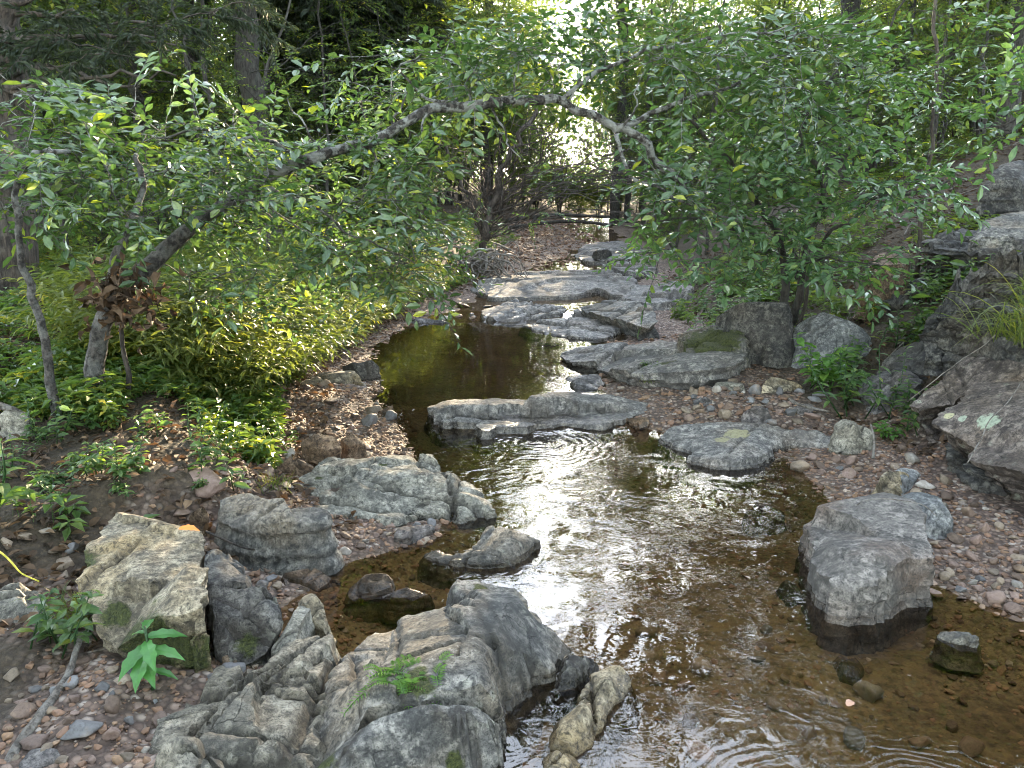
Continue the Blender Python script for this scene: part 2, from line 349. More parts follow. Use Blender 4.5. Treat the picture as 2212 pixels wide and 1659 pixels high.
# ------------------------------------------------------------------ the ground
def tab(y, *t):
    a = np.array(t); return np.interp(y, a[:, 0], a[:, 1])
def ZW(y): return tab(y, (-9, 0), (4.85, 0), (5.35, .06), (9.3, .06), (9.9, .1), (11.5, .13), (13.2, .17), (16, .27), (18, .3), (20, .37), (24, .5), (28, .68), (40, 1.2), (80, 2.5), (300, 6))
def XL(y): return tab(y, (0, 0), (1.5, -.2), (2.2, -.5), (2.5, -.82), (3.0, -.8), (3.25, -.4), (3.6, -.35), (4, -.55), (4.4, -.65), (5, -.8), (6, -1.12), (7.5, -1.35), (9.2, -1.2), (11, -.55), (13.3, .1), (17, .9), (20, 1.8), (27, 1.7), (40, 3), (300, 20))
def XR(y): return tab(y, (0, 1.9), (1.5, 2.1), (2.3, 1.95), (2.8, 1.75), (3.9, 1.68), (4.6, 1.6), (4.85, 1.1), (5.0, .75), (5.3, .72), (6.3, .8), (7.2, 1), (9.5, 1.2), (13, 2.05), (20, 2.95), (27, 3.4), (40, 5), (300, 24))
def WL(y): return tab(y, (0, 1.2), (2.3, 1.1), (2.9, .7), (3.5, .65), (4.3, .9), (4.8, 1.05), (6, .62), (7.3, .4), (9, .35), (13, .6), (17, 1.3), (26, 2.2), (300, 3))
def HB(y): return tab(y, (0, .15), (3, .2), (4.8, .28), (6, .38), (9, .4), (13, .5), (300, .6))
def WR(y): return tab(y, (0, 1), (3.5, .9), (4.5, .7), (5.2, 1.9), (6.5, 1.75), (9, 1.1), (13, .6), (20, .5), (300, 3))
def G(x, y, full=False):
    x = np.asarray(x, float); y = np.asarray(y, float)
    zw = ZW(y); dl = XL(y) - x; dr = x - XR(y); ins = np.minimum(-dl, -dr)
    dep = tab(y, (0, .105), (4.7, .11), (5.3, .14), (8.8, .14), (9.5, .02), (60, .015))
    wl, hb, wr = WL(y), HB(y), WR(y)
    L = np.minimum(np.maximum(dl, 0), wl) * .11 + hb * sstep((dl - wl) / .55) + .05 * np.maximum(dl - wl - .5, 0) * np.exp(-np.maximum(dl, 0) / 60)
    hs = np.maximum(dr - wr, 0)
    R = np.minimum(np.maximum(dr, 0), wr) * .1 + .62 * 10 * (1 - np.exp(-hs / 10)) * tab(y, (0, .75), (12, .9), (30, .45), (300, .2))
    z = zw + np.where(dl > 0, L, np.where(dr > 0, R, -dep * sstep(ins / .35)))
    out = sstep(-ins / .5)
    z = z + n2(x, y, 1.3, 4, 3) * (.012 + .07 * sstep((-ins - .6) / 1.5)) + n2(x, y, 7, 3, 5) * (.012 + .014 * out)
    if full:
        bed = sstep((zw + .012 - z) / .03); bar = 1 - sstep((np.maximum(dl - wl, dr - np.minimum(wr, 1.35)) + .1 + .25 * n2(x, y, 2.5, 3, 8)) / .35)
        return z, bed, bar
    return z
def gz(x, y): return float(G(np.array([x]), np.array([y]))[0])
def geo(a, b, s, g):
    r = [a]
    while abs(r[-1]) < abs(b): s *= g; r.append(r[-1] + math.copysign(s, b - a))
    return r[1:]
xs = np.array(geo(-4.2, -260, .05, 1.09)[::-1] + list(np.arange(-4.2, 5.2, .045)) + geo(5.2, 260, .05, 1.09))
ys = np.array(geo(.6, -60, .1, 1.25)[::-1] + list(np.arange(.6, 10, .045)) + geo(10, 320, .05, 1.045))
X, Y = np.meshgrid(xs, ys); Zg, bed_, bar_ = G(X, Y, True)
nx, ny = len(xs), len(ys); ii = (np.arange(ny - 1)[:, None] * nx + np.arange(nx - 1)[None]).ravel()
me = np_mesh('ground', np.stack([X.ravel(), Y.ravel(), Zg.ravel()], 1), [np.stack([ii, ii + 1, ii + nx + 1, ii + nx], 1)], M['ground'], {'bed': bed_.ravel(), 'bar': bar_.ravel()})
tag(link('ground', me), kind='structure')

# water: one sheet that follows the fall of the creek
wy = np.concatenate([np.arange(.9, 11, .08), np.arange(11, 31, .25)]); wu = np.linspace(0, 1, 50)
WYY, WU = np.meshgrid(wy, wu, indexing='ij'); WXX = (XL(WYY) - .7) + WU * (XR(WYY) - XL(WYY) + 1.1)
calm = np.clip(1.0 - .8 * sstep((WYY - 5.2) / .4), .15, 1)
calm = calm * (1 - .45 * sstep((3.3 - WYY) / .8)); calm = np.maximum(calm, .9 * np.exp(-((WXX + .55) ** 2 + (WYY - 4.75) ** 2) / .15))
k = len(wu); ii = (np.arange(len(wy) - 1)[:, None] * k + np.arange(k - 1)[None]).ravel()
me = np_mesh('water', np.stack([WXX.ravel(), WYY.ravel(), ZW(WYY).ravel()], 1), [np.stack([ii, ii + 1, ii + k + 1, ii + k], 1)], M['water'], {'calm': calm.ravel(), 'deep': (sstep((WYY - 5.3) / .6) * (1 - sstep((WYY - 9) / .6)) * .85 + .45 * sstep((WYY - 2.6) / 1.2) * (1 - sstep((WYY - 4.6) / .4))).ravel()})
tag(link('water', me), kind='structure')

# ------------------------------------------------------------------ rocks
LANDMARKS = []; ROCKPOLY = []
def inpoly(p, poly):
    x, y = p[:, 0], p[:, 1]; r = np.zeros(len(p), bool); q = np.roll(poly, 1, 0)
    for (x1, y1), (x2, y2) in zip(poly, q):
        c = (y1 > y) != (y2 > y)
        r ^= c & (x < (x2 - x1) * (y - y1) / ((y2 - y1) if y2 != y1 else 1e-12) + x1)
    return r
def polydist(p, poly):
    d = np.full(len(p), 1e9); q = np.roll(poly, -1, 0)
    for a, b in zip(poly, q):
        ab = b - a; t = np.clip(((p - a) @ ab) / max(ab @ ab, 1e-12), 0, 1)
        d = np.minimum(d, np.linalg.norm(p - a - t[:, None] * ab, axis=1))
    return d
def rbf(C, Zc):
    n = len(C); e2 = (.07 * np.ptp(C, axis=0).max()) ** 2; D = np.sqrt(((C[:, None] - C[None]) ** 2).sum(2) + e2)
    A = np.zeros((n + 3, n + 3)); A[:n, :n] = -D; A[:n, n] = 1; A[:n, n + 1:] = C; A[n, :n] = 1; A[n + 1:, :n] = C.T
    A[:n, :n] += np.eye(n) * 2e-3 * math.sqrt(e2)
    w = np.linalg.solve(A, np.concatenate([Zc, np.zeros(3)]))
    return lambda p: -np.sqrt(((p[:, None] - C[None]) ** 2).sum(2) + e2) @ w[:n] + w[n] + p @ w[n + 1:]
def vnormals(V, F):
    Nn = np.zeros_like(V)
    for f in F:
        a, b, c = V[f[:, 0]], V[f[:, 1]], V[f[:, 2]]; n = np.cross(b - a, c - a)
        for k in range(f.shape[1]): np.add.at(Nn, f[:, k], n)
    return Nn / np.maximum(np.linalg.norm(Nn, axis=1, keepdims=True), 1e-12)
def rock(name, label, short, rim, inner, zb, mat, seed, noise_=.016, flare=.03, under=0.0, cells=0, crack=.02, facet=.015, edge=.008, moss=(), wetz=None, s=None, cat='rock', lay=.012, stretch=(1, 1), cw=.014, chop=None, joints=None, dome=False):
    chop = (10 if name == 'boulder' else 5 if name == 'rock' else 0) if chop is None else chop; joints = {'boulder': 5, 'bedrock': 9, 'rock_slab': 6, 'cliff': 8}.get(name, 2) if joints is None else joints
    W = np.array([at(*p) for p in rim])
    if name in ('rock_slab', 'bedrock') and wetz is None:   # keep the rims of slabs in the creek clear of the water
        W = np.array([at(p[0], p[1], max(w[2], float(ZW(w[1])) + .035)) if not isinstance(p[2], tuple) else w for p, w in zip(rim, W)])
    a = .5 * np.sum(W[:, 0] * np.roll(W[:, 1], -1) - np.roll(W[:, 0], -1) * W[:, 1])
    if a < 0: W = W[::-1]
    per = np.linalg.norm(np.roll(W, -1, 0) - W, axis=1).sum()
    dist = np.linalg.norm(W.mean(0) - (0, 0, 1.5)); s = s or max(per / 190, dist * .0026)
    # rounded corners, then an even ragged rim
    P = W
    P = np.stack([.93 * P + .07 * np.roll(P, -1, 0), .07 * P + .93 * np.roll(P, -1, 0)], 1).reshape(-1, 3)
    Q = []
    for p, q in zip(P, np.roll(P, -1, 0)):
        n = max(1, int(round(np.linalg.norm(q - p) / s)))
        for i in range(n): Q.append(p + (q - p) * i / n)
    Q = np.array(Q); sz = math.sqrt(abs(a))
    T = np.roll(Q, -1, 0) - np.roll(Q, 1, 0); NO = np.stack([T[:, 1], -T[:, 0]], 1); NO /= np.maximum(np.linalg.norm(NO, axis=1, keepdims=True), 1e-9)
    jit = fbm(np.concatenate([Q[:, :2] * 9 / max(sz, .25) ** .5, np.full((len(Q), 1), seed * 3.1)], 1), 4, seed, .6) * min(.028, sz * .05)
    R2 = Q[:, :2] + NO * jit[:, None]
    ctr = R2.mean(0)
    lo, hi = R2.min(0), R2.max(0); rg = np.random.default_rng(seed)
    gx, gy = np.meshgrid(np.arange(lo[0], hi[0], s * 1.1), np.arange(lo[1], hi[1], s * 1.1)); I = np.stack([gx.ravel(), gy.ravel()], 1)
    I = I + rg.uniform(-.3, .3, I.shape) * s; I = I[inpoly(I, R2)]; I = I[polydist(I, R2) > s * .7]
    pts = np.concatenate([R2, I]); n = len(R2)
    ov, oe, of, ovo, _, _ = delaunay_2d_cdt([Vector(p) for p in pts], [(i, (i + 1) % n) for i in range(n)], [], 1, 1e-7)
    V2 = np.array([(v[0], v[1]) for v in ov]); mp = {}
    for i, o in enumerate(ovo):
        for k in o: mp[k] = i
    rid = np.array([mp[i] for i in range(n)])
    step = max(1, n // 70)
    IN = np.array([at(*p) for p in inner]) if len(inner) else np.zeros((0, 3))
    if len(inner) and name != 'rock' and not dome:      # keep low slabs low: only a slight swell over the plane of the rim
        co = np.linalg.lstsq(np.c_[Q[:, :2], np.ones(len(Q))], Q[:, 2], rcond=None)[0]
        for q_, p_ in enumerate(inner):
            z_ = p_[2]
            for _ in range(4):
                w_ = at(p_[0], p_[1], z_); pl_ = w_[:2] @ co[:2] + co[2]; z_ = pl_ + min(max(p_[2] - pl_, -.01), .035 * sz)
            IN[q_] = at(p_[0], p_[1], z_)

    f = rbf(np.concatenate([R2[::step], IN[:, :2]]), np.concatenate([Q[::step, 2], IN[:, 2]]))
    zc = np.concatenate([Q[:, 2], IN[:, 2]]); f0 = f; f = lambda p: np.clip(f0(p), zc.min() - .01, zc.max() + .012)
    Z = f(V2); Z[rid] = Q[:, 2]
    dE = polydist(V2, R2)
    Z = Z - edge * np.exp(-dE / (edge * .9 + 1e-6))
    p3 = np.concatenate([V2, np.full((len(V2), 1), seed * 5.7)], 1)
    cells = cells or 4
    if cells:
        cs = rg.uniform(lo, hi, (cells, 2)); wv = V2 + .04 * np.stack([fbm(p3 * 6, 3, seed), fbm(p3 * 6, 3, seed + 4)], 1)
        D = np.linalg.norm((wv[:, None] - cs[None]) * np.array(stretch), axis=2); o = np.argsort(D, 1)[:, :2]
        f1 = np.take_along_axis(D, o[:, :1], 1)[:, 0]; f2 = np.take_along_axis(D, o[:, 1:], 1)[:, 0]; e = f2 - f1
        off = rg.uniform(-1, 1, cells); tl = rg.uniform(-1, 1, (cells, 2)); hh = sz * .06 + .005; fs = f(cs)
        gr = np.stack([f(cs + (hh, 0)) - fs, f(cs + (0, hh)) - fs], 1) / hh; gr = np.clip(gr, -1.2, 1.2)
        i0 = o[:, 0]; pl = fs[i0] + np.sum(gr[i0] * (V2 - cs[i0]), 1); cl_ = (.13 if name in ('boulder', 'rock') else .045) * sz; pl = np.clip(pl - Z, -cl_, cl_ * .6) + Z
        jump = facet * (off[i0] + 1.6 * np.sum(tl[i0] * (V2 - cs[i0]), 1) / max(sz * .4, .1))
        Z += (.8 * (pl - Z)) * np.clip(dE / (.12 * sz), .25, 1) + jump * (1 - np.exp(-(e / (cw * .6)) ** 2))
        wgt = np.clip(.75 + .9 * vnoise(p3 * 3, seed + 2), .1, 1.3)
        Z -= crack * wgt * np.exp(-(e / cw) ** 2)
    dirt = np.zeros(len(V2)); th0 = rg.uniform(0, PI)
    for j in range(joints):         # joint planes: long straight cracks in two main directions
        th = th0 + (1.2 if j % 2 else 0) + rg.normal(0, .16); nn = np.array((math.cos(th), math.sin(th))); pr = (V2 - ctr) @ nn; c_ = rg.uniform(*np.quantile(pr, (.08, .92)))
        dj = pr - c_ + .01 * sz ** .5 * fbm(p3 * 4 + j, 3, seed + j, .6); mk = sstep((vnoise(p3 * 2.2 + 9 * j, seed + 31 + j) + (.9 if joints > 12 else .45)) * 2.2)
        wj = max(.006, s * .75) * rg.uniform(.7, 1.3); gv = np.exp(-(dj / wj) ** 2) * mk
        Z += rg.uniform(-1, 1) * facet * .9 * np.tanh(dj / wj * 1.5) * mk * np.exp(-np.abs(dj) / (.35 * sz)) - (crack * .9 + .008) * gv; dirt = np.maximum(dirt, gv)
    V = [np.concatenate([V2, Z[:, None]], 1)]; F3 = np.array([list(q) for q in of if len(q) == 3])
    zt = Z[rid]; hgt = (zt - zb); K = int(np.clip(np.median(hgt) / max(s, .008), 4, 22)); ringp = rid; F4 = []; nv = len(V2)
    for k in range(1, K + 1):
        t = k / K; z = zt - hgt * t
        lay_n = fbm(np.stack([Q[:, 0] * 1.2, Q[:, 1] * 1.2, z * 30 + seed], 1), 3, seed + 7) * lay
        off = flare * t - under * math.sin(min(1, t * 1.35) * PI * .5) + lay_n * min(1, k / 2)
        xy = R2 + NO * np.broadcast_to(off, (n,))[:, None]
        V.append(np.concatenate([xy, z[:, None]], 1)); ring = np.arange(n) + nv; nv += n
        F4.append(np.stack([ringp, ring, np.roll(ring, -1), np.roll(ringp, -1)], 1)); ringp = ring
    V = np.concatenate(V); F4 = np.concatenate(F4)
    cr = np.cross(V[F3[:, 1]] - V[F3[:, 0]], V[F3[:, 2]] - V[F3[:, 0]])[:, 2]; F3[cr < 0] = F3[cr < 0][:, ::-1]
    for c_ in range(chop):          # broken flat faces
        nn = rg.normal(size=3); nn[2] = abs(nn[2]) + (.9 if c_ % 3 else 0); nn /= np.linalg.norm(nn)
        dd = V @ nn; h_ = np.quantile(dd, rg.uniform(.925, .98) if nn[2] > .7 else rg.uniform(.985, .997)); ex = np.maximum(dd - h_, 0); V = V - (ex * .88)[:, None] * nn
    F = [F3, F4]; Nn = vnormals(V, F); q = V + seed * 2.3
    am = noise_ * np.clip(sz / .5, .35, 1.3)
    d = am * (fbm(q * 4.5 / max(sz, .3) ** .4, 3, seed) * .45 + .6 * (.45 - np.abs(fbm(q * np.array((9, 9, 22)), 4, seed + 3, .6))) + .3 * fbm(q * 38, 3, seed + 5, .6))
    V = V + Nn * (d * (.38 + .62 * (1 - np.abs(Nn[:, 2]))))[:, None]
    ms = np.zeros(len(V))
    for (mx, my, mz, r) in moss:
        w = at(mx, my, mz); ms = np.maximum(ms, np.exp(-(np.linalg.norm((V - w) * (1, 1, 1), axis=1) / r) ** 2))
    wz = ZW(ctr[1]) if wetz is None else wetz
    wet = (1 - sstep((V[:, 2] - wz - .006) / .028)) if name in ('rock_slab', 'bedrock') else 1 - sstep((V[:, 2] - wz - .012) / .04)
    org = np.array((ctr[0], ctr[1], zb))
    me = np_mesh(name, V - org, F, M[mat], {'moss': ms, 'wet': wet, 'dirt': np.concatenate([dirt, np.zeros(len(V) - len(dirt))])}); me.set_sharp_from_angle(angle=math.radians(38))
    o = link(name, me, org); tag(o, label, cat)
    LANDMARKS.append((short, ctr, sz)); ROCKPOLY.append((R2, V[:, 2].max(), zb))
    return o
def Zs(z, *pts): return [(p[0], p[1], z if len(p) < 3 else p[2]) for p in pts]

# left foreground
rock('boulder', 'big tan lichen-spotted boulder with mossy front face and an orange leaf on top', 'tan lichen boulder',
     Zs(.3, (215, 1140, .3), (232, 1098, .32), (330, 1086, .34), (425, 1108, .32), (447, 1165, .3), (440, 1240, .29), (457, 1300, .27), (442, 1338, .26), (395, 1342, .25), (322, 1342, .25), (290, 1375, .2), (240, 1392, .15), (205, 1330, .22), (178, 1290, .25), (170, 1225, .28)),
     [(330, 1200, .33), (300, 1290, .29), (390, 1280, .3), (240, 1240, .3)], -.02, 'tan', 3, .011, .03, .05, 8, .014, .014, chop=2, joints=3, moss=[(330, 1400, .15, .13), (420, 1390, .12, .12), (250, 1330, .2, .06), (175, 1250, .2, .12)], wetz=-.2)
rock('boulder', 'dark grey jagged boulder leaning against right side of the tan lichen boulder', 'jagged grey boulder',
     Zs(.2, (446, 1178, .24), (498, 1180, .25), (526, 1208, .23), (522, 1250, .2), (560, 1268, .2), (600, 1300, .17), (603, 1340, .14), (572, 1388, .1), (522, 1415, .08), (462, 1400, .1), (462, 1330, .2), (446, 1240, .25)),
     [(500, 1290, .22), (540, 1330, .18), (480, 1220, .25)], -.03, 'dark', 5, .02, .03, .02, 8, .02, .02, moss=[(540, 1400, .05, .07)], wetz=-.2)
rock('boulder', 'angular grey boulder with a pale flat top and sharp ridge, wedged by the tan boulder', 'angular grey boulder',
     Zs(.26, (480, 1076, .25), (520, 1062, .27), (600, 1080, .28), (690, 1088, .27), (708, 1102, .25), (702, 1118, .24), (630, 1112, .26), (562, 1108, .27), (548, 1122, .24), (505, 1135, .2), (466, 1112, .22)),
     [(600, 1095, .285)], .0, 'grey', 8, .006, .05, 0, 3, .006, .012, wetz=-.2, edge=.004, chop=3, joints=1)
rock('rock_slab', 'pale grey layered slab sloping into the pool with moss specks and fissures', 'layered pale slab',
     Zs(.08, (642, 1050, .1), (665, 1018, .12), (715, 994, .15), (790, 990, .17), (860, 980, .17), (930, 984, .15), (962, 1010, .11), (1002, 1045, .09), (1060, 1074, .07), (1076, 1104, .03), (1000, 1112, .03), (930, 1110, .04), (850, 1122, .05), (790, 1106, .06), (705, 1122, .05), (690, 1078, .08)),
     [(820, 1020, .19), (880, 1050, .18), (960, 1070, .13), (760, 1050, .15), (780, 1080, .12), (1020, 1085, .09)], -.12, 'pale', 12, .02, .05, .02, 22, .03, .018, moss=[(800, 1055, .15, .05), (830, 1000, .17, .03), (690, 1030, .12, .03), (870, 1040, .17, .03)], stretch=(.6, 1.7))
rock('rock', 'low S-shaped grey rock poking out of the shallows below the layered slab', 'S-shaped low rock',
     Zs(.03, (908, 1188), (945, 1180, .04), (1000, 1192, .05), (1042, 1160, .07), (1050, 1136, .08), (1092, 1130, .08), (1150, 1146, .06), (1166, 1160), (1140, 1186), (1110, 1210), (1040, 1215), (960, 1206)),
     [(1090, 1160, .1), (1050, 1185, .08)], -.12, 'grey', 14, .012, .05, 0, 6, .015, .01)
rock('boulder', 'long pale grey rock pointing into the pool, cracked and ridged, with a fern tuft', 'long cracked grey rock',
     Zs(.06, (1070, 1235, .07), (1106, 1264, .06), (1146, 1324, .05), (1174, 1356, .05), (1216, 1370, .05), (1206, 1405, .05), (1186, 1452, .03), (1125, 1502, .03), (1090, 1535, .04), (1080, 1480, .2), (1045, 1446, .24), (930, 1482, .2), (830, 1512, .18), (745, 1562, .15), (690, 1615, .12), (715, 1480, .1), (762, 1388, .1), (800, 1362, .1), (880, 1322, .1), (960, 1275, .1), (1020, 1250, .09)),
     [(1060, 1290, .15), (1000, 1330, .19), (960, 1380, .21), (1080, 1360, .2), (1050, 1405, .25), (850, 1440, .18), (1150, 1405, .12), (900, 1400, .17), (780, 1480, .16)], -.12, 'grey', 21, .013, .05, 0, 9, .012, .018, joints=10, dome=True, moss=[(1120, 1345, .1, .06), (1045, 1270, .12, .04), (900, 1470, .2, .06)], stretch=(1.3, .7), s=.011)
rock('boulder', 'smooth domed dark grey boulder with pale lichen blotches, nearest rock in the middle', 'domed grey boulder',
     Zs(.15, (672, 1640, .1), (752, 1566, .16), (832, 1518, .2), (905, 1500, .22), (962, 1480, .25), (1022, 1446, .28), (1046, 1438, .29), (1070, 1482, .25), (1076, 1540, .17), (1072, 1590, .1), (1034, 1640, .06), (965, 1672, .05), (880, 1712, .05), (700, 1740, .05), (655, 1700, .05)),
     [(960, 1530, .27), (860, 1580, .25), (1030, 1475, .29), (780, 1630, .2), (960, 1600, .18), (1040, 1560, .19)], -.1, 'grey', 24, .012, .04, 0, 5, .006, .006, dome=True, moss=[(700, 1650, .08, .05), (985, 1652, .05, .035)], s=.011, edge=.02)
rock('rock', 'dark smooth stone wedged at the narrow outlet, right of the long cracked rock', 'dark outlet stone',
     Zs(.03, (1208, 1405, .04), (1240, 1392, .06), (1282, 1402, .05), (1288, 1430, .04), (1262, 1465, .02), (1205, 1475, .02)), [(1245, 1425, .09)], -.12, 'dark', 27, .01, .03)
rock('rock', 'curved grey rock with ochre tip lying in the outlet water', 'curved ochre-tipped rock',
     Zs(.03, (1290, 1442, .05), (1322, 1420, .06), (1362, 1446, .05), (1352, 1482, .03), (1304, 1530, .03), (1272, 1592, .03), (1240, 1612, .03), (1188, 1592, .03), (1202, 1552, .04), (1242, 1530, .05), (1254, 1490, .05)),
     [(1320, 1460, .09), (1270, 1530, .07), (1225, 1580, .06)], -.12, 'tan', 29, .012, .04, 0, 4, .01, .008)
rock('rock', 'small pale-topped stone at the bottom edge of the outlet channel', 'small outlet stone',
     Zs(.02, (1172, 1625), (1200, 1606, .05), (1240, 1612, .05), (1256, 1640), (1240, 1690), (1180, 1700)), [(1210, 1640, .08)], -.12, 'tan', 30, .01, .03)
rock('bedrock', 'fractured pale bedrock covered with lichen discs and deep cracks', 'fractured bedrock',
     Zs(.08, (556, 1436, .1), (640, 1372, .1), (690, 1366, .09), (722, 1402, .08), (726, 1452, .08), (706, 1530, .08), (672, 1630, .07), (655, 1740, .06), (335, 1740, .06), (330, 1592, .08), (370, 1532, .08), (432, 1490, .09), (482, 1446, .08)),
     [(600, 1450, .14), (560, 1560, .15), (640, 1500, .13), (480, 1540, .12), (600, 1620, .13), (420, 1600, .1)], -.06, 'cracked', 33, .008, .05, 0, 8, .018, .016, wetz=-.2, s=.011, cw=.008, stretch=(1.2, .8), joints=16)
rock('rock', 'pale twin-lobed lichen rock split down the middle at the bottom edge', 'twin-lobed rock',
     Zs(.14, (330, 1640, .13), (350, 1602, .16), (395, 1590, .17), (440, 1598, .17), (470, 1600, .16), (485, 1650, .12), (480, 1740, .1), (330, 1740, .1)), [(380, 1630, .19), (450, 1635, .18)], .0, 'cracked', 37, .012, .02, 0, 2, .05, .01, wetz=-.2, s=.008)
rock('rock', 'long narrow grey stone leaning between fractured bedrock and the dark jagged boulder', 'narrow leaning stone',
     Zs(.12, (590, 1392, .08), (618, 1345, .12), (646, 1292, .15), (668, 1290, .15), (672, 1308, .13), (640, 1362, .12), (612, 1398, .09)), [], -.02, 'pale', 39, .01, .02, 0, 3, .012, .01, wetz=-.2)
rock('rock', 'weathered tan finger of stone standing at the edge of the small side pool', 'tan stone finger',
     Zs(.1, (648, 1272, .16), (668, 1262, .17), (690, 1285, .14), (706, 1330, .1), (718, 1362, .05), (704, 1368, .05), (680, 1335, .09), (652, 1298, .14)), [], -.08, 'tan', 41, .012, .02, 0, 3, .012, .01)
rock('rock', 'flat grey-brown stone lying under the right end of the angular boulder', 'flat stone under angular boulder',
     Zs(.04, (608, 1232, .06), (640, 1216, .08), (705, 1212, .07), (712, 1232, .04), (680, 1258, .03), (625, 1262, .03)), [(660, 1235, .09)], -.06, 'brown', 43, .01, .02)
rock('rock', 'brown domed stone standing in the small side pool', 'brown side-pool stone',
     Zs(.02, (744, 1285, .02), (760, 1245, .06), (785, 1220, .09), (825, 1216, .09), (848, 1240, .05), (846, 1270, .02), (790, 1285, .01)), [(800, 1240, .11), (770, 1262, .07)], -.1, 'brown', 45, .012, .02, 0, 4, .01, .01)
rock('rock', 'reddish brown flat wedge of stone in the side pool beside the domed one', 'reddish wedge stone',
     Zs(.02, (820, 1280, .02), (838, 1262, .05), (880, 1250, .06), (925, 1262, .04), (932, 1280, .01), (880, 1293, .0)), [(875, 1265, .08)], -.1, 'brown', 47, .012, .02, 0, 3, .01, .01)
rock('rock', 'bluish dark cobble at the gravel edge just under the layered slab', 'bluish dark cobble',
     Zs(.04, (850, 1158), (856, 1135, .06), (890, 1122, .09), (936, 1118, .08), (938, 1138, .04), (905, 1165, .02), (870, 1168, .02)), [(900, 1138, .1)], -.05, 'slate', 49, .01, .02)
rock('rock', 'rusty brown flat rock beneath the dark jagged boulder, above fractured bedrock', 'rusty flat rock',
     Zs(.05, (438, 1420, .06), (470, 1402, .08), (520, 1405, .08), (535, 1425, .06), (500, 1440, .04), (450, 1438, .04)), [], -.05, 'brown', 51, .01, .02, wetz=-.2)
rock('rock', 'grey-brown stone next to rusty flat rock, above the cracked bedrock corner', 'grey-brown stone',
     Zs(.05, (384, 1462, .05), (400, 1440, .08), (450, 1440, .08), (460, 1455, .06), (430, 1478, .04)), [(420, 1455, .09)], -.05, 'brown', 52, .01, .02, wetz=-.2)
rock('rock_slab', 'light grey slab cut off by the left border, beside a leafy herb', 'left border slab',
     Zs(.16, (-60, 1290, .16), (20, 1268, .17), (60, 1258, .18), (102, 1290, .16), (108, 1330, .13), (60, 1360, .1), (-20, 1375, .1), (-80, 1370, .1)), [(20, 1310, .18)], -.0, 'pale', 55, .012, .02, .02, 4, .012, .01, wetz=-.2)
rock('rock_slab', 'purplish flat slab with a pale edge at the bottom left corner, next to the stick', 'purplish corner slab',
     Zs(.1, (40, 1640, .1), (70, 1602, .12), (125, 1608, .12), (138, 1630, .11), (110, 1680, .09), (50, 1720, .08), (10, 1720, .08)), [], -.0, 'slate', 57, .01, .02, 0, 3, .01, .008, wetz=-.2)
rock('rock', 'brown angular block on the left gravel bar beside the pool', 'brown angular block',
     Zs(.2, (652, 946, .2), (672, 926, .25), (706, 932, .25), (735, 952, .21), (702, 951, .22)), [], .02, 'brown', 61, .012, .02, 0, 3, .01, .012, wetz=-.2)
rock('rock', 'lower brown stone resting against the right of the brown angular block', 'low brown stone',
     Zs(.16, (736, 947, .16), (758, 932, .19), (789, 942, .17), (788, 956, .14), (752, 957, .15)), [], .0, 'brown', 62, .012, .02, 0, 3, .01, .01)
rock('rock', 'wet tan-grey shelf at the left edge of the upper pool', 'wet shelf',
     Zs(.1, (630, 812, .2), (690, 802, .2), (750, 800, .17), (800, 820, .12), (806, 838, .07), (770, 848, .05), (700, 838, .1), (650, 830, .15)), [(720, 815, .19)], -.06, 'tan', 64, .014, .04, 0, 5, .015, .012)
rock('rock', 'dark jagged stone sitting on the wet shelf beside the upper pool', 'dark jagged stone',
     Zs(.2, (738, 782, .22), (760, 768, .28), (800, 770, .26), (820, 790, .18), (805, 804, .14), (770, 800, .17)), [(780, 780, .28)], .02, 'dark', 66, .018, .02, 0, 4, .02, .015)
rock('rock', 'small dark reddish stone where the upper pool spills past the dam slab', 'reddish spill stone',
     Zs(.08, (815, 880, .1), (830, 866, .14), (848, 868, .12), (850, 886, .07), (830, 892, .06)), [], -.05, 'brown', 67, .012, .02)
# middle
rock('rock_slab', 'long grey slab lying right across the creek like a dam between two pools', 'dam slab',
     Zs(.06, (928, 885, .07), (960, 872, .1), (1020, 862, .13), (1100, 856, .13), (1180, 853, .14), (1260, 853, .13), (1340, 856, .12), (1402, 868, .1), (1398, 882, .08), (1355, 902, .04), (1290, 912, .03), (1220, 908, .03), (1130, 918, .02), (1075, 922, .02), (1050, 935, .0), (1030, 912, .03), (960, 912, .03), (935, 898, .05)),
     [(1100, 880, .15), (1200, 878, .15), (1290, 880, .13), (1000, 888, .12)], -.14, 'shelf', 71, .012, .04, 0, 4, .008, .012, stretch=(.45, 1.6), joints=2)
rock('rock', 'brown triangular stone at the right end of the dam slab', 'brown triangular stone',
     Zs(.04, (1350, 905, .05), (1372, 896, .1), (1404, 898, .1), (1400, 915, .05), (1372, 926, .02)), [(1385, 903, .12)], -.08, 'brown', 73, .01, .02)
rock('rock_slab', 'low flat slab with a yellowish lichen patch at the right side of the lower pool', 'low lichen slab',
     Zs(.04, (1425, 938, .03), (1450, 922, .06), (1500, 912, .09), (1575, 911, .1), (1650, 915, .1), (1705, 925, .1), (1765, 930, .1), (1802, 944, .09), (1795, 960, .05), (1720, 955, .04), (1668, 963, .03), (1662, 985, .02), (1605, 1000, .01), (1540, 1000, .01), (1485, 985, .01), (1500, 972, .02), (1450, 955, .02)),
     [(1560, 940, .12), (1520, 960, .07), (1640, 940, .1), (1590, 975, .05)], -.12, 'shelf', 75, .01, .06, 0, 3, .006, .01, joints=2)
rock('rock', 'pale blocky stone standing at the right end of the low lichen slab', 'pale blocky stone',
     Zs(.2, (1803, 912, .2), (1820, 904, .22), (1860, 908, .21), (1886, 928, .18), (1880, 945, .14), (1840, 940, .16), (1803, 935, .16)), [(1840, 922, .21)], -.0, 'pale', 77, .014, .02, 0, 4, .014, .012)
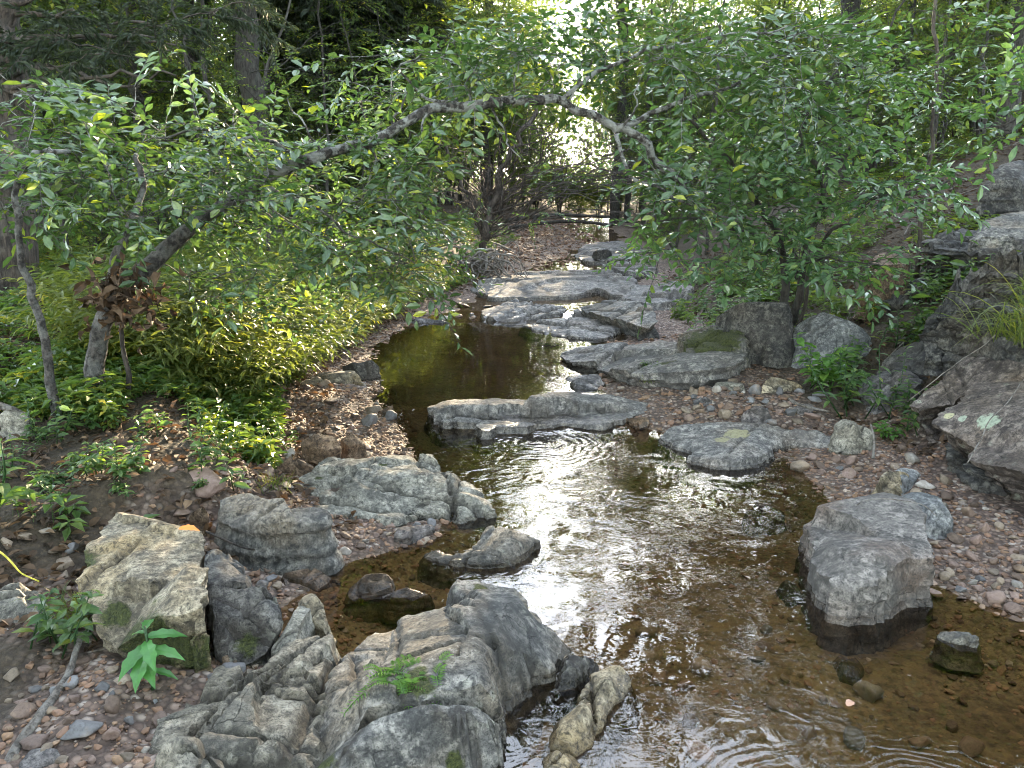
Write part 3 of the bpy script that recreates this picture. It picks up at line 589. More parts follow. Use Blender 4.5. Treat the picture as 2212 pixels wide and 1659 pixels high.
rock('boulder', 'big square slate-grey boulder with flat top and brown front standing in right shallows', 'square slate boulder',
     Zs(.2, (1740, 1122, .13), (1764, 1086, .2), (1800, 1064, .22), (1900, 1058, .23), (1980, 1080, .23), (2006, 1130, .22), (2016, 1182, .2), (1985, 1206, .2), (1905, 1228, .2), (1845, 1246, .19), (1795, 1254, .16), (1766, 1240, .12), (1748, 1190, .1)),
     [(1860, 1120, .235), (1900, 1180, .22), (1810, 1180, .2)], -.14, 'block', 79, .004, .02, 0, 3, .0, .0, s=.011, chop=2, joints=0, edge=.006)
rock('rock', 'light bluish rock right behind the square slate boulder', 'light bluish rock',
     Zs(.1, (1945, 1062, .14), (1985, 1046, .17), (2025, 1058, .16), (2056, 1100, .11), (2046, 1130, .08), (2020, 1125, .1), (1990, 1085, .14)), [(2010, 1080, .17)], -.0, 'blue', 81, .012, .03, 0, 4, .014, .01, wetz=-.2)
rock('rock', 'tan-grey pointed stone on the right gravel bar above the bluish rock', 'pointed tan stone',
     Zs(.1, (1890, 1045, .1), (1915, 1005, .16), (1940, 1000, .17), (1968, 1018, .12), (1930, 1052, .08)), [(1930, 1018, .17)], -.0, 'tan', 82, .01, .02, wetz=-.2)
rock('rock', 'pale bluish flat stone next to the pointed tan stone on right gravel', 'flat bluish stone',
     Zs(.11, (1935, 1000, .14), (1990, 1008, .12), (1975, 1030, .1), (1945, 1040, .1)), [], .0, 'blue', 83, .008, .02, wetz=-.2)
rock('rock', 'white-veined pale stone at the water edge of the right gravel, below the boulder', 'white-veined stone',
     Zs(.03, (2026, 1358, .03), (2060, 1346, .06), (2090, 1346, .07), (2118, 1368, .04), (2110, 1388, .02), (2060, 1388, .01)), [(2075, 1362, .08)], -.08, 'pale', 85, .01, .02)
rock('rock', 'submerged olive-brown round stone under the clear water on the right', 'submerged round stone',
     Zs(-.08, (1798, 1420), (1815, 1402, -.05), (1850, 1405, -.05), (1868, 1430, -.06), (1850, 1460), (1815, 1455)), [(1830, 1428, -.03)], -.2, 'brown', 86, .006, .02)
rock('rock', 'submerged dark oval stone left of the square slate boulder foot', 'submerged oval stone',
     Zs(-.08, (1676, 1268), (1695, 1254, -.06), (1725, 1266, -.06), (1732, 1288), (1705, 1298)), [(1705, 1275, -.03)], -.2, 'dark', 87, .006, .02)
rock('rock', 'half-sunken brown stone in the lower pool under the low lichen slab', 'half-sunken stone',
     Zs(.0, (1612, 1092), (1632, 1080, .02), (1662, 1082, .02), (1695, 1102), (1670, 1116, -.02), (1625, 1120, -.02)), [(1645, 1096, .035)], -.15, 'brown', 88, .008, .03)
rock('rock_slab', 'broad weathered ledge rising from the right of the upper pool, grassy cracks', 'weathered ledge',
     Zs(.2, (1205, 768, .08), (1265, 752, .13), (1330, 742, .2), (1385, 736, .24), (1430, 731, .27), (1500, 742, .29), (1580, 752, .3), (1618, 764, .3), (1612, 782, .27), (1590, 798, .25), (1520, 806, .25), (1440, 812, .22), (1370, 808, .2), (1320, 798, .17), (1285, 784, .12), (1235, 782, .08)),
     [(1400, 765, .28), (1500, 770, .31), (1320, 770, .2), (1450, 790, .27)], -.1, 'shelf', 91, .02, .02, .1, 6, .014, .018, joints=4, lay=.035, stretch=(.6, 1.4), moss=[(1450, 800, .2, .1), (1540, 812, .15, .12)])
rock('rock', 'low wet stone beside the weathered ledge at the upper pool', 'low wet stone',
     Zs(.08, (1222, 812), (1250, 802, .11), (1290, 803, .12), (1308, 820, .1), (1290, 838, .08), (1240, 838, .07)), [(1265, 818, .13)], -.08, 'slate', 93, .012, .04)
rock('rock_slab', 'overhanging grey slab with a black hollow under it at the head of the upper pool', 'overhanging slab',
     Zs(.2, (1252, 660, .24), (1310, 648, .3), (1380, 652, .33), (1412, 672, .33), (1420, 695, .27), (1400, 708, .22), (1370, 698, .26), (1330, 688, .24), (1262, 674, .22)), [(1350, 670, .33)], -.05, 'grey', 95, .018, .02, .12, 6, .02, .015)
rock('rock', 'dark block under the right end of the overhanging slab', 'dark block',
     Zs(.2, (1385, 710, .2), (1412, 700, .22), (1425, 722, .14), (1400, 732, .1), (1380, 728, .12)), [], -.05, 'dark', 96, .014, .02)
rock('bedrock', 'wet pale tongue of bedrock at the far rim of the upper pool', 'wet bedrock tongue',
     Zs(.09, (1128, 697, .09), (1170, 688, .13), (1240, 682, .15), (1330, 688, .13), (1345, 712, .1), (1300, 728, .07), (1230, 724, .08), (1170, 712, .08)), [(1240, 705, .14)], -.05, 'shelf', 98, .016, .06, 0, 9, .02, .012, stretch=(.5, 1.6))
rock('bedrock', 'broad flat sheet of light bedrock spanning the creek beyond the pools', 'flat bedrock sheet',
     Zs(.2, (1010, 622, .2), (1060, 604, .23), (1130, 588, .25), (1220, 580, .28), (1300, 580, .3), (1372, 600, .28), (1385, 632, .24), (1330, 636, .2), (1290, 622, .22), (1240, 636, .19), (1150, 640, .18), (1060, 642, .17)),
     [(1180, 610, .27), (1300, 605, .27), (1100, 620, .24)], .0, 'shelf', 101, .02, .06, 0, 10, .018, .02, stretch=(.4, 1.8))
rock('bedrock', 'rock shelf under the low branches right of the bedrock sheet', 'right rock shelf', Zs(.25, (1335, 640, .24), (1380, 612, .3), (1450, 604, .36), (1500, 622, .36), (1480, 645, .3), (1400, 655, .24)), [], .0, 'shelf', 108, .02, .05, 0, 5, .02, .02, wetz=-1)
rock('bedrock', 'low rock plate between the wet bedrock tongue and the overhanging slab', 'low rock plate', Zs(.12, (1225, 668, .13), (1262, 676, .15), (1335, 690, .15), (1345, 700, .13), (1250, 684, .12)), [], -.02, 'shelf', 110, .014, .04, 0, 3, .01, .01)
rock('bedrock', 'thin broken plates of wet rock between the tongue and the bedrock sheet', 'thin rock plates',
     Zs(.13, (1040, 668, .12), (1090, 656, .15), (1170, 652, .16), (1225, 662, .14), (1215, 676, .11), (1150, 684, .1), (1080, 690, .09), (1045, 684, .1)), [(1120, 668, .16)], -.02, 'shelf', 103, .022, .05, 0, 16, .03, .02)
rock('bedrock', 'farthest pale wet rock shelf, with a black stone on it', 'farthest rock shelf',
     Zs(.42, (1240, 548, .36), (1262, 528, .44), (1330, 520, .47), (1382, 530, .45), (1390, 548, .38), (1330, 560, .34), (1270, 562, .34)), [(1320, 540, .43)], .2, 'shelf', 105, .03, .06, 0, 10, .03, .02)
rock('rock', 'black rounded stone on the farthest pale rock shelf', 'black stone',
     Zs(.5, (1280, 546, .44), (1290, 533, .6), (1308, 532, .6), (1322, 545, .46), (1310, 552, .42), (1290, 552, .42)), [(1300, 536, .64)], .35, 'dark', 106, .02, .02)
rock('bedrock', 'narrow shelf of rock at creek bend right of bedrock sheet', 'narrow shelf',
     Zs(.3, (1300, 572, .32), (1340, 560, .36), (1400, 556, .4), (1420, 575, .36), (1370, 590, .3)), [], .1, 'shelf', 107, .02, .04, 0, 5, .02, .02)
rock('bedrock', 'mossy flat outcrop behind the weathered ledge under the shrubs', 'mossy outcrop',
     Zs(.35, (1462, 728, .36), (1480, 706, .42), (1540, 700, .46), (1600, 712, .46), (1618, 745, .38), (1560, 758, .33), (1490, 752, .33)), [], .1, 'grey', 109, .02, .05, 0, 6, .015, .015, moss=[(1540, 740, .36, .3)], wetz=-1)
# right bank
rock('rock_slab', 'huge purplish slab with pale lichen rings jutting over the right gravel bar', 'purplish lichen slab',
     Zs(.4, (2014, 905, .36), (2078, 862, .42), (2140, 802, .52), (2225, 785, .58), (2420, 790, .62), (2440, 1060, .4), (2212, 1018, .3), (2150, 1002, .28), (2092, 984, .27), (2098, 962, .29), (2052, 932, .33)),
     [(2150, 880, .44), (2200, 950, .38), (2110, 920, .37)], .0, 'purple', 112, .013, -.06, .16, 5, .01, .012, wetz=-1, s=.012, lay=.03)
rock('rock_slab', 'tilted grey-brown slab propped behind the purplish lichen slab', 'tilted slab',
     Zs(.4, (1962, 862, .36), (2008, 832, .43), (2088, 768, .58), (2135, 765, .62), (2240, 790, .62), (2130, 832, .48), (2085, 850, .42), (2050, 866, .38), (2000, 872, .36)), [], .1, 'purple', 114, .016, -.03, .1, 4, .01, .012, wetz=-1, lay=.03)
rock('rock_slab', 'light grey flat rock on the ground left of the tilted slab', 'light flat rock',
     Zs(.3, (1862, 822, .28), (1900, 800, .34), (1960, 796, .37), (1995, 815, .36), (1965, 845, .3), (1890, 848, .26)), [(1930, 818, .36)], .1, 'slate', 116, .014, .04, 0, 5, .015, .015, wetz=-1)
rock('boulder', 'rounded bluish grey boulder behind bright leafy plants on the right bank', 'rounded bluish boulder',
     Zs(.6, (1712, 700, .52), (1742, 668, .64), (1800, 656, .7), (1850, 664, .68), (1872, 690, .6), (1862, 712, .52), (1790, 716, .52)), [(1790, 682, .66)], .1, 'blue', 118, .02, .16, 0, 5, .012, .015, wetz=-1)
rock('rock_slab', 'dark layered slab forming a shadowy overhang left of the long grass', 'dark overhang slab',
     Zs(.55, (1940, 738, .5), (1990, 722, .58), (2060, 712, .64), (2140, 705, .7), (2200, 715, .72), (2130, 740, .6), (2080, 752, .54), (2000, 752, .5)), [], .2, 'dark', 121, .02, -.05, .2, 6, .02, .02, wetz=-1, lay=.03)
rock('rock_slab', 'brown-grey layered slab stacked on the dark overhang slab', 'stacked layered slab',
     Zs(.7, (1985, 715, .66), (2020, 690, .76), (2090, 668, .86), (2160, 655, .92), (2260, 670, .9), (2150, 698, .76), (2070, 712, .68)), [], .4, 'dark', 122, .02, -.03, .12, 5, .012, .02, wetz=-1, lay=.03)
rock('cliff', 'dark fissured rock face at the right border above the stacked slabs', 'dark rock face',
     Zs(1.0, (2010, 585, 1.02), (2060, 560, 1.1), (2140, 548, 1.14), (2240, 540, 1.18), (2420, 545, 1.2), (2420, 580, 1.1), (2240, 575, 1.06), (2150, 580, 1.04), (2060, 592, 1.0)), [], .4, 'dark', 124, .04, .1, 0, 9, .05, .05, wetz=-1, lay=.08)
rock('boulder', 'pale sloping boulder high on the right hillside at the picture border', 'pale hillside boulder',
     Zs(1.4, (2105, 495, (6.3,)), (2150, 452, (6.8,)), (2200, 428, (7.1,)), (2300, 420, (7.1,)), (2320, 480, (6.3,)), (2212, 490, (6.2,))), [], .9, 'grey', 126, .03, .06, 0, 5, .02, .02, wetz=-1)
rock('boulder', 'dark boulder half hidden behind the leafy shrub on the right bank', 'hidden dark boulder',
     Zs(.7, (1560, 655, .64), (1600, 632, .76), (1660, 625, .8), (1700, 640, .76), (1705, 668, .64), (1630, 672, .6)), [], .2, 'dark', 128, .025, .12, 0, 5, .02, .02, wetz=-1)
rock('rock', 'brown-grey rock on the hillside leaf litter beneath the shrub tip', 'hillside rock',
     Zs(1.05, (1880, 575, (6.6,)), (1900, 535, (7,)), (1940, 522, (7.2,)), (1962, 548, (7,)), (1955, 580, (6.6,))), [], .5, 'brown', 130, .025, .08, 0, 4, .02, .02, wetz=-1)
rock('rock', 'dark stump-like rock high on the hillside near the right border', 'dark upper rock',
     Zs(1.7, (2130, 385, (7.6,)), (2160, 350, (7.9,)), (2210, 345, (8,)), (2240, 385, (7.6,))), [], 1.1, 'dark', 131, .03, .1, 0, 4, .02, .02, wetz=-1)
Y = lambda *pts: [(p[0], p[1], (p[2],)) for p in pts]
rock('rock_slab', 'dark stepped ledge across the right slope under the pale hillside boulder', 'dark stepped ledge', Y((1985, 524, 6.7), (2060, 504, 7), (2212, 498, 6.9), (2330, 515, 6.3), (2212, 540, 6), (2060, 540, 6.3)), [], .75, 'dark', 141, .03, .0, .1, 8, .03, .03, wetz=-1, lay=.07)
rock('rock_slab', 'dark low ledge among herbs between the rounded bluish boulder and the rock face', 'dark low ledge', Y((1880, 628, 6.9), (1930, 606, 7.2), (2000, 600, 7), (2040, 615, 6.5), (1980, 640, 6.3), (1910, 645, 6.5)), [], .3, 'dark', 142, .03, .02, .06, 7, .03, .03, wetz=-1, lay=.06)
rock('rock_slab', 'mossy grey ledge behind the bright plants, left of the rounded bluish boulder', 'mossy grey ledge', Y((1570, 690, 7.6), (1620, 672, 7.9), (1690, 668, 7.9), (1716, 690, 7.4), (1680, 712, 7), (1600, 715, 7.1)), [], .2, 'grey', 143, .03, .04, .05, 7, .02, .02, wetz=-1, lay=.05, moss=[(1640, 690, .5, .3)])
rock('rock_slab', 'thick dark slab beneath the purplish lichen slab in deep shade', 'shaded thick slab', Y((2040, 960, 4.1), (2090, 930, 4.4), (2212, 940, 4.3), (2300, 1010, 3.9), (2212, 1060, 3.55), (2110, 1030, 3.65)), [], .0, 'dark', 144, .02, .0, .04, 5, .02, .015, wetz=-1, lay=.04)
rock('rock_slab', 'dark layered slab right of the rounded bluish boulder, under green plants', 'dark layered slab', Y((1880, 735, 6.2), (1920, 705, 6.6), (1990, 690, 6.5), (2010, 715, 5.9), (1950, 750, 5.7)), [], .25, 'dark', 145, .03, .0, .08, 6, .03, .03, wetz=-1, lay=.06)
rock('rock', 'grey rock on the slope between the dark ledge and the rock face', 'grey slope rock', Y((2040, 640, 6), (2075, 615, 6.2), (2120, 625, 6), (2110, 660, 5.6), (2060, 665, 5.6)), [], .5, 'grey', 146, .03, .05, 0, 5, .02, .02, wetz=-1)
for i, (a, b_, c, d, z, mt, lb, sh) in enumerate([
    (1520, 862, 55, 24, .16, 'slate', 'grey oblong stone in front of the weathered ledge, left of a V-shaped gap', 'grey oblong stone'),
    (1660, 845, 44, 22, .2, 'brown', 'orange-brown round stone among the rubble right of the weathered ledge', 'orange-brown round stone'),
    (1635, 885, 60, 30, .17, 'slate', 'angular grey stone leaning in the rubble just above the low lichen slab', 'leaning angular stone'),
    (1690, 822, 80, 26, .26, 'tan', 'wide tan flat stone by the thin sapling right of the weathered ledge', 'wide tan flat stone'),
    (1580, 825, 70, 22, .22, 'pale', 'pale flat stone tucked under right end of the weathered ledge', 'pale tucked stone'),
    (1740, 870, 60, 22, .2, 'slate', 'flat slate stone under the drooping plants, right end of the rubble', 'flat slate stone'),
    (1470, 885, 45, 20, .11, 'slate', 'small smooth grey stone nearest to the right end of the dam slab', 'small smooth stone'),
    (760, 712, 60, 14, .16, 'dark', 'dark flat plank-like stone on the left mud bank of the upper pool', 'dark flat stone'),
    (925, 690, 90, 14, .12, 'slate', 'long thin bluish stone at the far left rim of the upper pool', 'thin bluish stone'),
    (640, 990, 90, 20, .2, 'brown', 'long low brown stone on gravel behind the layered slab', 'long low brown stone'),
    (430, 1100, 50, 30, .22, 'brown', 'reddish stone tucked between the tan boulder and the angular boulder', 'tucked reddish stone'),
    (372, 1070, 46, 18, .24, 'pale', 'white stone on leaf litter just behind the tan boulder', 'white stone'),
    (1460, 1030, 0, 0, 0, '', '', ''),
    (30, 885, 70, 24, .5, 'pale', 'pale bleached rock at the left border below the slim grey sapling', 'pale bleached rock'),
    (260, 1470, 0, 0, 0, '', '', '')]):
    if not c: continue
    rg = np.random.default_rng(500 + i); n = 8; ph = rg.uniform(0, 6)
    rim = []
    for k in range(n):
        an = ph + k * 2 * PI / n; r = rg.uniform(.8, 1.15)
        py = b_ - math.sin(an) * d * r * .5
        rim.append((a + math.cos(an) * c * r * .5, py, z - .05 + .05 * (math.sin(an) + 1) * .6))
    rock('rock', lb, sh, rim, [(a, b_ - d * .15, z + .02)], z - .25, mt, 600 + i, .013, .03, 0, 3, .012, .012)

# ------------------------------------------------------------------ pebbles, cobbles, gravel
def ico(sub):
    import bmesh
    bm = bmesh.new(); bmesh.ops.create_icosphere(bm, subdivisions=sub, radius=1)
    V = np.array([v.co[:] for v in bm.verts]); F = np.array([[v.index for v in f.verts] for f in bm.faces]); bm.free(); return V, F
IC1, IC2, IC3, IC4 = ico(1), ico(2), ico(3), ico(4)
def stone_shape(seed, ic, flat=.55, blocky=.5):
    V, F = ic; rg = np.random.default_rng(seed); V = V.copy()
    for k in range(13):                         # chop flat facets
        n = rg.normal(size=3); n /= np.linalg.norm(n); h = rg.uniform(.45, .85) if blocky else 2
        d = V @ n - h; V = V - np.maximum(d, 0)[:, None] * n
    V = V * np.array((1, rg.uniform(.6, .9), flat * rg.uniform(.7, 1.2)))
    V += (fbm(V * 2.2 + seed, 3, seed) * .1)[:, None] * V + .025 * fbm(V * 9 + seed, 2, seed)[:, None] * V
    return V, F
def free_of_rocks(P, pad=0.0):
    ok = np.ones(len(P), bool)
    for R2, zt, zb in ROCKPOLY:
        lo, hi = R2.min(0) - .02, R2.max(0) + .02
        c = (P[:, 0] > lo[0]) & (P[:, 0] < hi[0]) & (P[:, 1] > lo[1]) & (P[:, 1] < hi[1])
        if c.any():
            i = np.where(c)[0]; ok[i[inpoly(P[i], R2)]] = False
    return ok
# individual cobbles
zones = [(640, 1230, 160, 90, 16, .026), (520, 1440, 160, 60, 10, .022), (690, 905, 330, 170, 36, .045), (180, 1540, 330, 220, 46, .026), (2060, 1150, 290, 260, 66, .032), (1630, 865, 300, 80, 62, .05), (830, 1165, 230, 110, 28, .03),
         (480, 1035, 300, 90, 24, .04), (100, 1190, 180, 170, 16, .035), (1000, 670, 250, 60, 16, .07), (2090, 1290, 200, 130, 20, .035), (1850, 1000, 250, 60, 14, .04), (1700, 1480, 900, 320, 26, .035)]
cols = {'tan': (.40, .32, .24), 'pinkish': (.37, .26, .215), 'grey': (.26, .26, .27), 'brown': (.22, .15, .11), 'pale': (.55, .51, .46)}
tmpl = []
for k in range(10):
    V, F = stone_shape(900 + k, IC3, .42 if k < 6 else .7); tmpl.append((np_mesh('stone', V, [F], M['cobble'], None, True), 'flat' if k < 6 else 'chunky'))
cob = []
for (px, py, w, h, n, sz) in zones:
    c = 0
    for tr in range(n * 6):
        if c >= n: break
        x, y = RNG.uniform(-.5, .5, 2); p = at(px + x * w, py + y * h, .05)
        z = gz(p[0], p[1]); p = at(px + x * w, py + y * h, z); z = gz(p[0], p[1])
        if not free_of_rocks(p[None, :2])[0]: continue
        r = sz * float(np.exp(RNG.normal(0, .38)))
        if any((p[0] - q[0]) ** 2 + (p[1] - q[1]) ** 2 < (r + q[2]) ** 2 * .75 for q in cob): continue
        cob.append((p[0], p[1], r, z, px)); c += 1
nm = list(cols); stones = []
for (x, y, r, z, px) in cob:
    me, shp = tmpl[int(RNG.integers(10))]; cn = nm[int(RNG.choice(5, p=[.25, .3, .17, .18, .1]))]
    o = link('stone', me, (x, y, z + r * .16)); o.scale = (r, r * RNG.uniform(.85, 1.15), r * RNG.uniform(.8, 1.3))
    o.rotation_euler = (RNG.normal(0, .2), RNG.normal(0, .2), RNG.uniform(0, 6.3))
    v = RNG.uniform(.36, .75); o.color = (*[q * v for q in cols[cn]], 1)
    l = min(LANDMARKS, key=lambda q: np.hypot(q[1][0] - x, q[1][1] - y) - q[2] * .4)
    d = math.hypot(l[1][0] - x, l[1][1] - y); wt = 'under water' if z + r * .3 < ZW(y) else 'on gravel'
    stones.append((cn, shp, wt, l[0], d, o))
by = {}
for s_ in stones: by.setdefault((s_[0], s_[1], s_[2], s_[3]), []).append(s_)
for k, v in by.items():
    v.sort(key=lambda q: q[4])
    for i, q in enumerate(v):
        tag(q[5], (f'{k[0]} {k[1]} stone {k[2]}, ' + ('closest such one to the ' if i == 0 else f'{ordn(i)} closest such one to the ') + k[3]), 'stone', 'loose stones scattered along the creek')
# gravel, too many to count
acc = Acc(); gt = [stone_shape(950 + k, IC2, .5) for k in range(6)]; gl = [stone_shape(970 + k, IC1, .5) for k in range(4)]
def gravel(n, y0, y1, x0f, x1f, smin, smax, low):
    y = y0 + (y1 - y0) * RNG.uniform(0, 1, n); a, b = x0f(y), x1f(y); x = a + (b - a) * RNG.uniform(0, 1, n)
    z, bd, br = G(x, y, True); keep = (RNG.uniform(0, 1, n) < np.clip(br * 1.1 - .05, 0, 1)) & free_of_rocks(np.stack([x, y], 1)) & (y > 1.0)
    x, y, z = x[keep], y[keep], z[keep]; n = len(x); s = smin * (smax / smin) ** (RNG.uniform(0, 1, n) ** 2.2)
    D = RNG.normal(size=(n, 3)); D[:, 2] *= .25; R = frames(D, RNG.normal(0, .25, (n, 3)) + (0, 0, 1))
    ti = np.clip(RNG.beta(2.2, 2.0, n) + .12 * n2(x, y, 1.5, 2, 41), 0, 1); k = RNG.integers(0, len(low), n)
    for j, (V, F) in enumerate(low):
        q = k == j
        scatter(acc, (V, [F], np.zeros(len(V))), R[q], np.stack([x, y, z + s * .12], 1)[q], s[q], ti[q], 0)
lf = lambda d: (lambda y: XL(y) - d)
gravel(9000, 1.3, 3.2, lambda y: XL(y) - 1.7, lambda y: XL(y) + .5, .004, .024, gt)
gravel(7500, 3.2, 6.2, lambda y: XL(y) - 1.5, lambda y: XL(y) + .15, .007, .03, gt)
gravel(2500, 6.2, 10, lambda y: XL(y) - 1.2, lambda y: XL(y) + .1, .01, .04, gl)
gravel(8500, 1.6, 4.8, lambda y: XR(y) - .35, lambda y: XR(y) + 1.3, .005, .028, gt)
gravel(3000, 4.8, 8, lambda y: XR(y) - .3, lambda y: XR(y) + 1.5, .01, .045, gl)
gravel(3000, 1.3, 5, lambda y: XL(y), lambda y: XR(y), .006, .03, gl)
gravel(5000, 12, 30, lambda y: XL(y) - 2.5, lambda y: XL(y) + .6, .025, .1, gl)
tag(link('gravel', acc.mesh('gravel', M['gravel'], False)), 'pinkish brown gravel covering the creek bars and bed', 'gravel', kind='stuff')

# ------------------------------------------------------------------ leaf templates
def leaf(L=1.0, w=.36, fold=.12, droop=.12, det=True):
    if det:
        V = np.array([(0, 0, 0), (.3, .8 * w / 2, fold * w), (.3, 0, 0), (.3, -.8 * w / 2, fold * w), (.65, w / 2 * .95, fold * w - droop * .3), (.65, 0, -droop * .3), (.65, -w / 2 * .95, fold * w - droop * .3), (1, 0, -droop)], float) * L
        return V, [np.array([(0, 3, 2), (0, 2, 1), (5, 6, 7), (4, 5, 7)]), np.array([(2, 3, 6, 5), (1, 2, 5, 4)])]
    V = np.array([(0, 0, 0), (.5, w / 2, fold * w), (1, 0, -droop), (.5, -w / 2, fold * w)], float) * L
    return V, [np.array([(0, 3, 2), (0, 2, 1)])]
def spray(seed, n=11, L=.36, ll=.085, lw=.42, det=True, ang=55, flat=.35, twig=True):
    """a twig with alternate leaves; leaves and wood apart"""
    rg = np.random.default_rng(seed); a = Acc()
    path = np.stack([np.linspace(0, L, 5), .03 * L * np.sin(np.linspace(0, 5, 5) + seed), -.22 * L * np.linspace(0, 1, 5) ** 2], 1)
    for i in range(n):
        t = .12 + .88 * i / (n - 1) if n > 1 else 1; p = np.array([np.interp(t, np.linspace(0, 1, 5), path[:, k]) for k in range(3)])
        s = 1 if i % 2 else -1; an = math.radians(ang + rg.normal(0, 14)) * s * (1 - .55 * (t > .93))
        d = np.array((math.cos(an), math.sin(an), rg.normal(-.1, .25)))
        up = np.array((rg.normal(0, flat), rg.normal(0, flat), 1))
        V, F = leaf(1, lw * rg.uniform(.85, 1.15), .14, rg.uniform(.0, .3), det)
        scatter(a, (V, F, np.zeros(len(V))), frames(d[None], up[None]), p[None], ll * rg.uniform(.65, 1.2), rg.beta(1.6, 2.2) if rg.uniform() > .015 else .98, 0)
    T = tube(path, np.linspace(.0028, .0012, 5) * (L / .36), 3)
    V = np.concatenate(a.V); return (V, [np.concatenate(f) for f in a.F.values()], np.concatenate(a.T)), (T[0], T[1], np.zeros(len(T[0])))
SPR = [spray(20 + k, 10 + k % 4, .34, .077, .42, True, 55, .25) for k in range(7)]
SPR_BIG = [spray(30 + k, 8 + k % 3, .34, .1, .44, True, 52, .22) for k in range(6)]
SPR_BG = [spray(40 + k, 15 + k % 3, .5, .075, .48, False, 55, .45) for k in range(6)]
SPR_HERB = [spray(60 + k, 7, .2, .06, .42, True) for k in range(4)]
def cedar_spray(seed):
    rg = np.random.default_rng(seed); a = Acc()
    for i in range(70):
        t = rg.uniform(.05, 1); s = rg.choice((-1, 1)); an = s * rg.uniform(.3, 1.0)
        d = np.array((math.cos(an), math.sin(an), rg.normal(-.35, .3))); V, F = leaf(1, .1, .1, .3, False)
        scatter(a, (V, F, np.zeros(len(V))), frames(d[None], np.array([[rg.normal(0, .6), rg.normal(0, .6), 1]])), np.array([[t * .5, 0, -.12 * t * t]]), rg.uniform(.05, .13), rg.uniform(0, .8), 0)
    T = tube(np.array([(0, 0, 0), (.25, 0, -.03), (.5, 0, -.12)]), [.005, .003, .001], 3)
    return (np.concatenate(a.V), [np.concatenate(f) for f in a.F.values()], np.concatenate(a.T)), (T[0], T[1], np.zeros(len(T[0])))
SPR_CED = [cedar_spray(80 + k) for k in range(4)]
def put_sprays(leaves, wood, P, D, S, spr, rng, tint=None, roll=.22):
    P = np.asarray(P); n = len(P); k = rng.integers(0, len(spr), n); R = frames(D, rng.normal(0, roll, (n, 3)) + (0, 0, 1))
    for j, (lv, tw) in enumerate(spr):
        q = k == j
        if q.any():
            scatter(leaves, lv, R[q], P[q], np.broadcast_to(S, (n,))[q], None if tint is None else np.broadcast_to(tint, (n,))[q], .6)
            if wood is not None: scatter(wood, tw, R[q], P[q], np.broadcast_to(S, (n,))[q])

class Grower:
    """wood skeleton that reaches out to given leaf anchors by branching"""
    def __init__(s, rng): s.rng = rng; s.P = []; s.D = []; s.wood = Acc(); s.leaves = Acc()
    def stem(s, path, r0, r1, k=8, n=24, rough=.02, seed=0, grow=True, lumps=.1):
        Q = smooth_path(path, n, rough, seed); t = np.linspace(0, 1, n); r = (r0 + (r1 - r0) * t) if np.ndim(r0) == 0 else np.interp(t, np.linspace(0, 1, len(r0)), r0)
        r = r * (1 + lumps * fbm(np.stack([t * 23 + seed, t * 0, t * 0], 1), 2, seed))
        s.wood.add(*tube(Q, r, k)); 
        if grow: s.P.append(Q); s.D.append(np.gradient(Q, axis=0))
        return Q
    def reach(s, A, r=.007, spr=SPR, size=1.0, extra=2, tint=None, lift=.12, outward=None, bare=False, maxd=9):
        A = np.asarray(A); P = np.concatenate(s.P); D0 = np.concatenate(s.D)
        d = np.linalg.norm(A[:, None] - P[None], axis=2).min(1); SP, SD = [], []
        for a in A[np.argsort(d)]:
            w = P + 0; dd = np.linalg.norm(a - w, axis=1) + .5 * np.maximum(0, (w[:, 2] - a[2])); i = int(np.argmin(dd)); b = P[i]; L = np.linalg.norm(a - b)
            if L < .03 or L > maxd: continue
            t = np.linspace(0, 1, max(4, int(L / .1) + 2))[:, None]
            c = .5 * (a + b) + np.array((0, 0, lift * L)) + s.rng.normal(0, .07 * L, 3)
            Q = (1 - t) ** 2 * b + 2 * t * (1 - t) * c + t * t * a
            Q[1:] += s.rng.normal(0, .012, (len(Q) - 1, 3))
            rr = max(.0022, r * (L / 1.2) ** .6)
            s.wood.add(*tube(Q, np.linspace(rr, .0022, len(Q)), 4 if rr < .012 else 6))
            P = np.concatenate([P, Q[1:]]); 
            e = Q[-1] - Q[-2]; e[2] *= .5; SP.append(Q[-1]); SD.append(e)
            for q in range(extra):
                j = int(s.rng.integers(max(1, len(Q) // 3), len(Q))); e2 = (Q[j] - Q[j - 1]) / .1 + s.rng.normal(0, .9, 3) * (1, 1, .4); SP.append(Q[j]); SD.append(e2)
        if bare or not SP: return
        SP, SD = np.array(SP), np.array(SD); SD += 1e-4; n = len(SP)
        put_sprays(s.leaves, s.wood, SP, SD, size * s.rng.uniform(.75, 1.2, n), spr, s.rng, None if tint is None else tint + s.rng.normal(0, .1, n))
    def build(s, name, label, cat, base, wood_mat, leaf_mat_, group=None, wn='trunk', ln='crown'):
        o = empty(name, base, label, cat, group)
        link(wn, s.wood.mesh(wn, wood_mat, True, base), (0, 0, 0), o)
        if s.leaves.n: link(ln, s.leaves.mesh(ln, leaf_mat_, False, base), (0, 0, 0), o)
        return o
def blob(rng, n, px, py, rx, ry, y0, y1):
    r = []
    while len(r) < n:
        a, b = rng.uniform(-1, 1, 2)
        if a * a + b * b < 1:
            p = aty(px + a * rx, py + b * ry, rng.uniform(y0, y1))
            p[2] = round(p[2] / .2 + .8 * math.sin(p[0] * 1.3 + p[1])) * .2 - .16 * math.sin(p[0] * 1.3 + p[1]) + rng.normal(0, .03); r.append(p)
    return np.array(r)

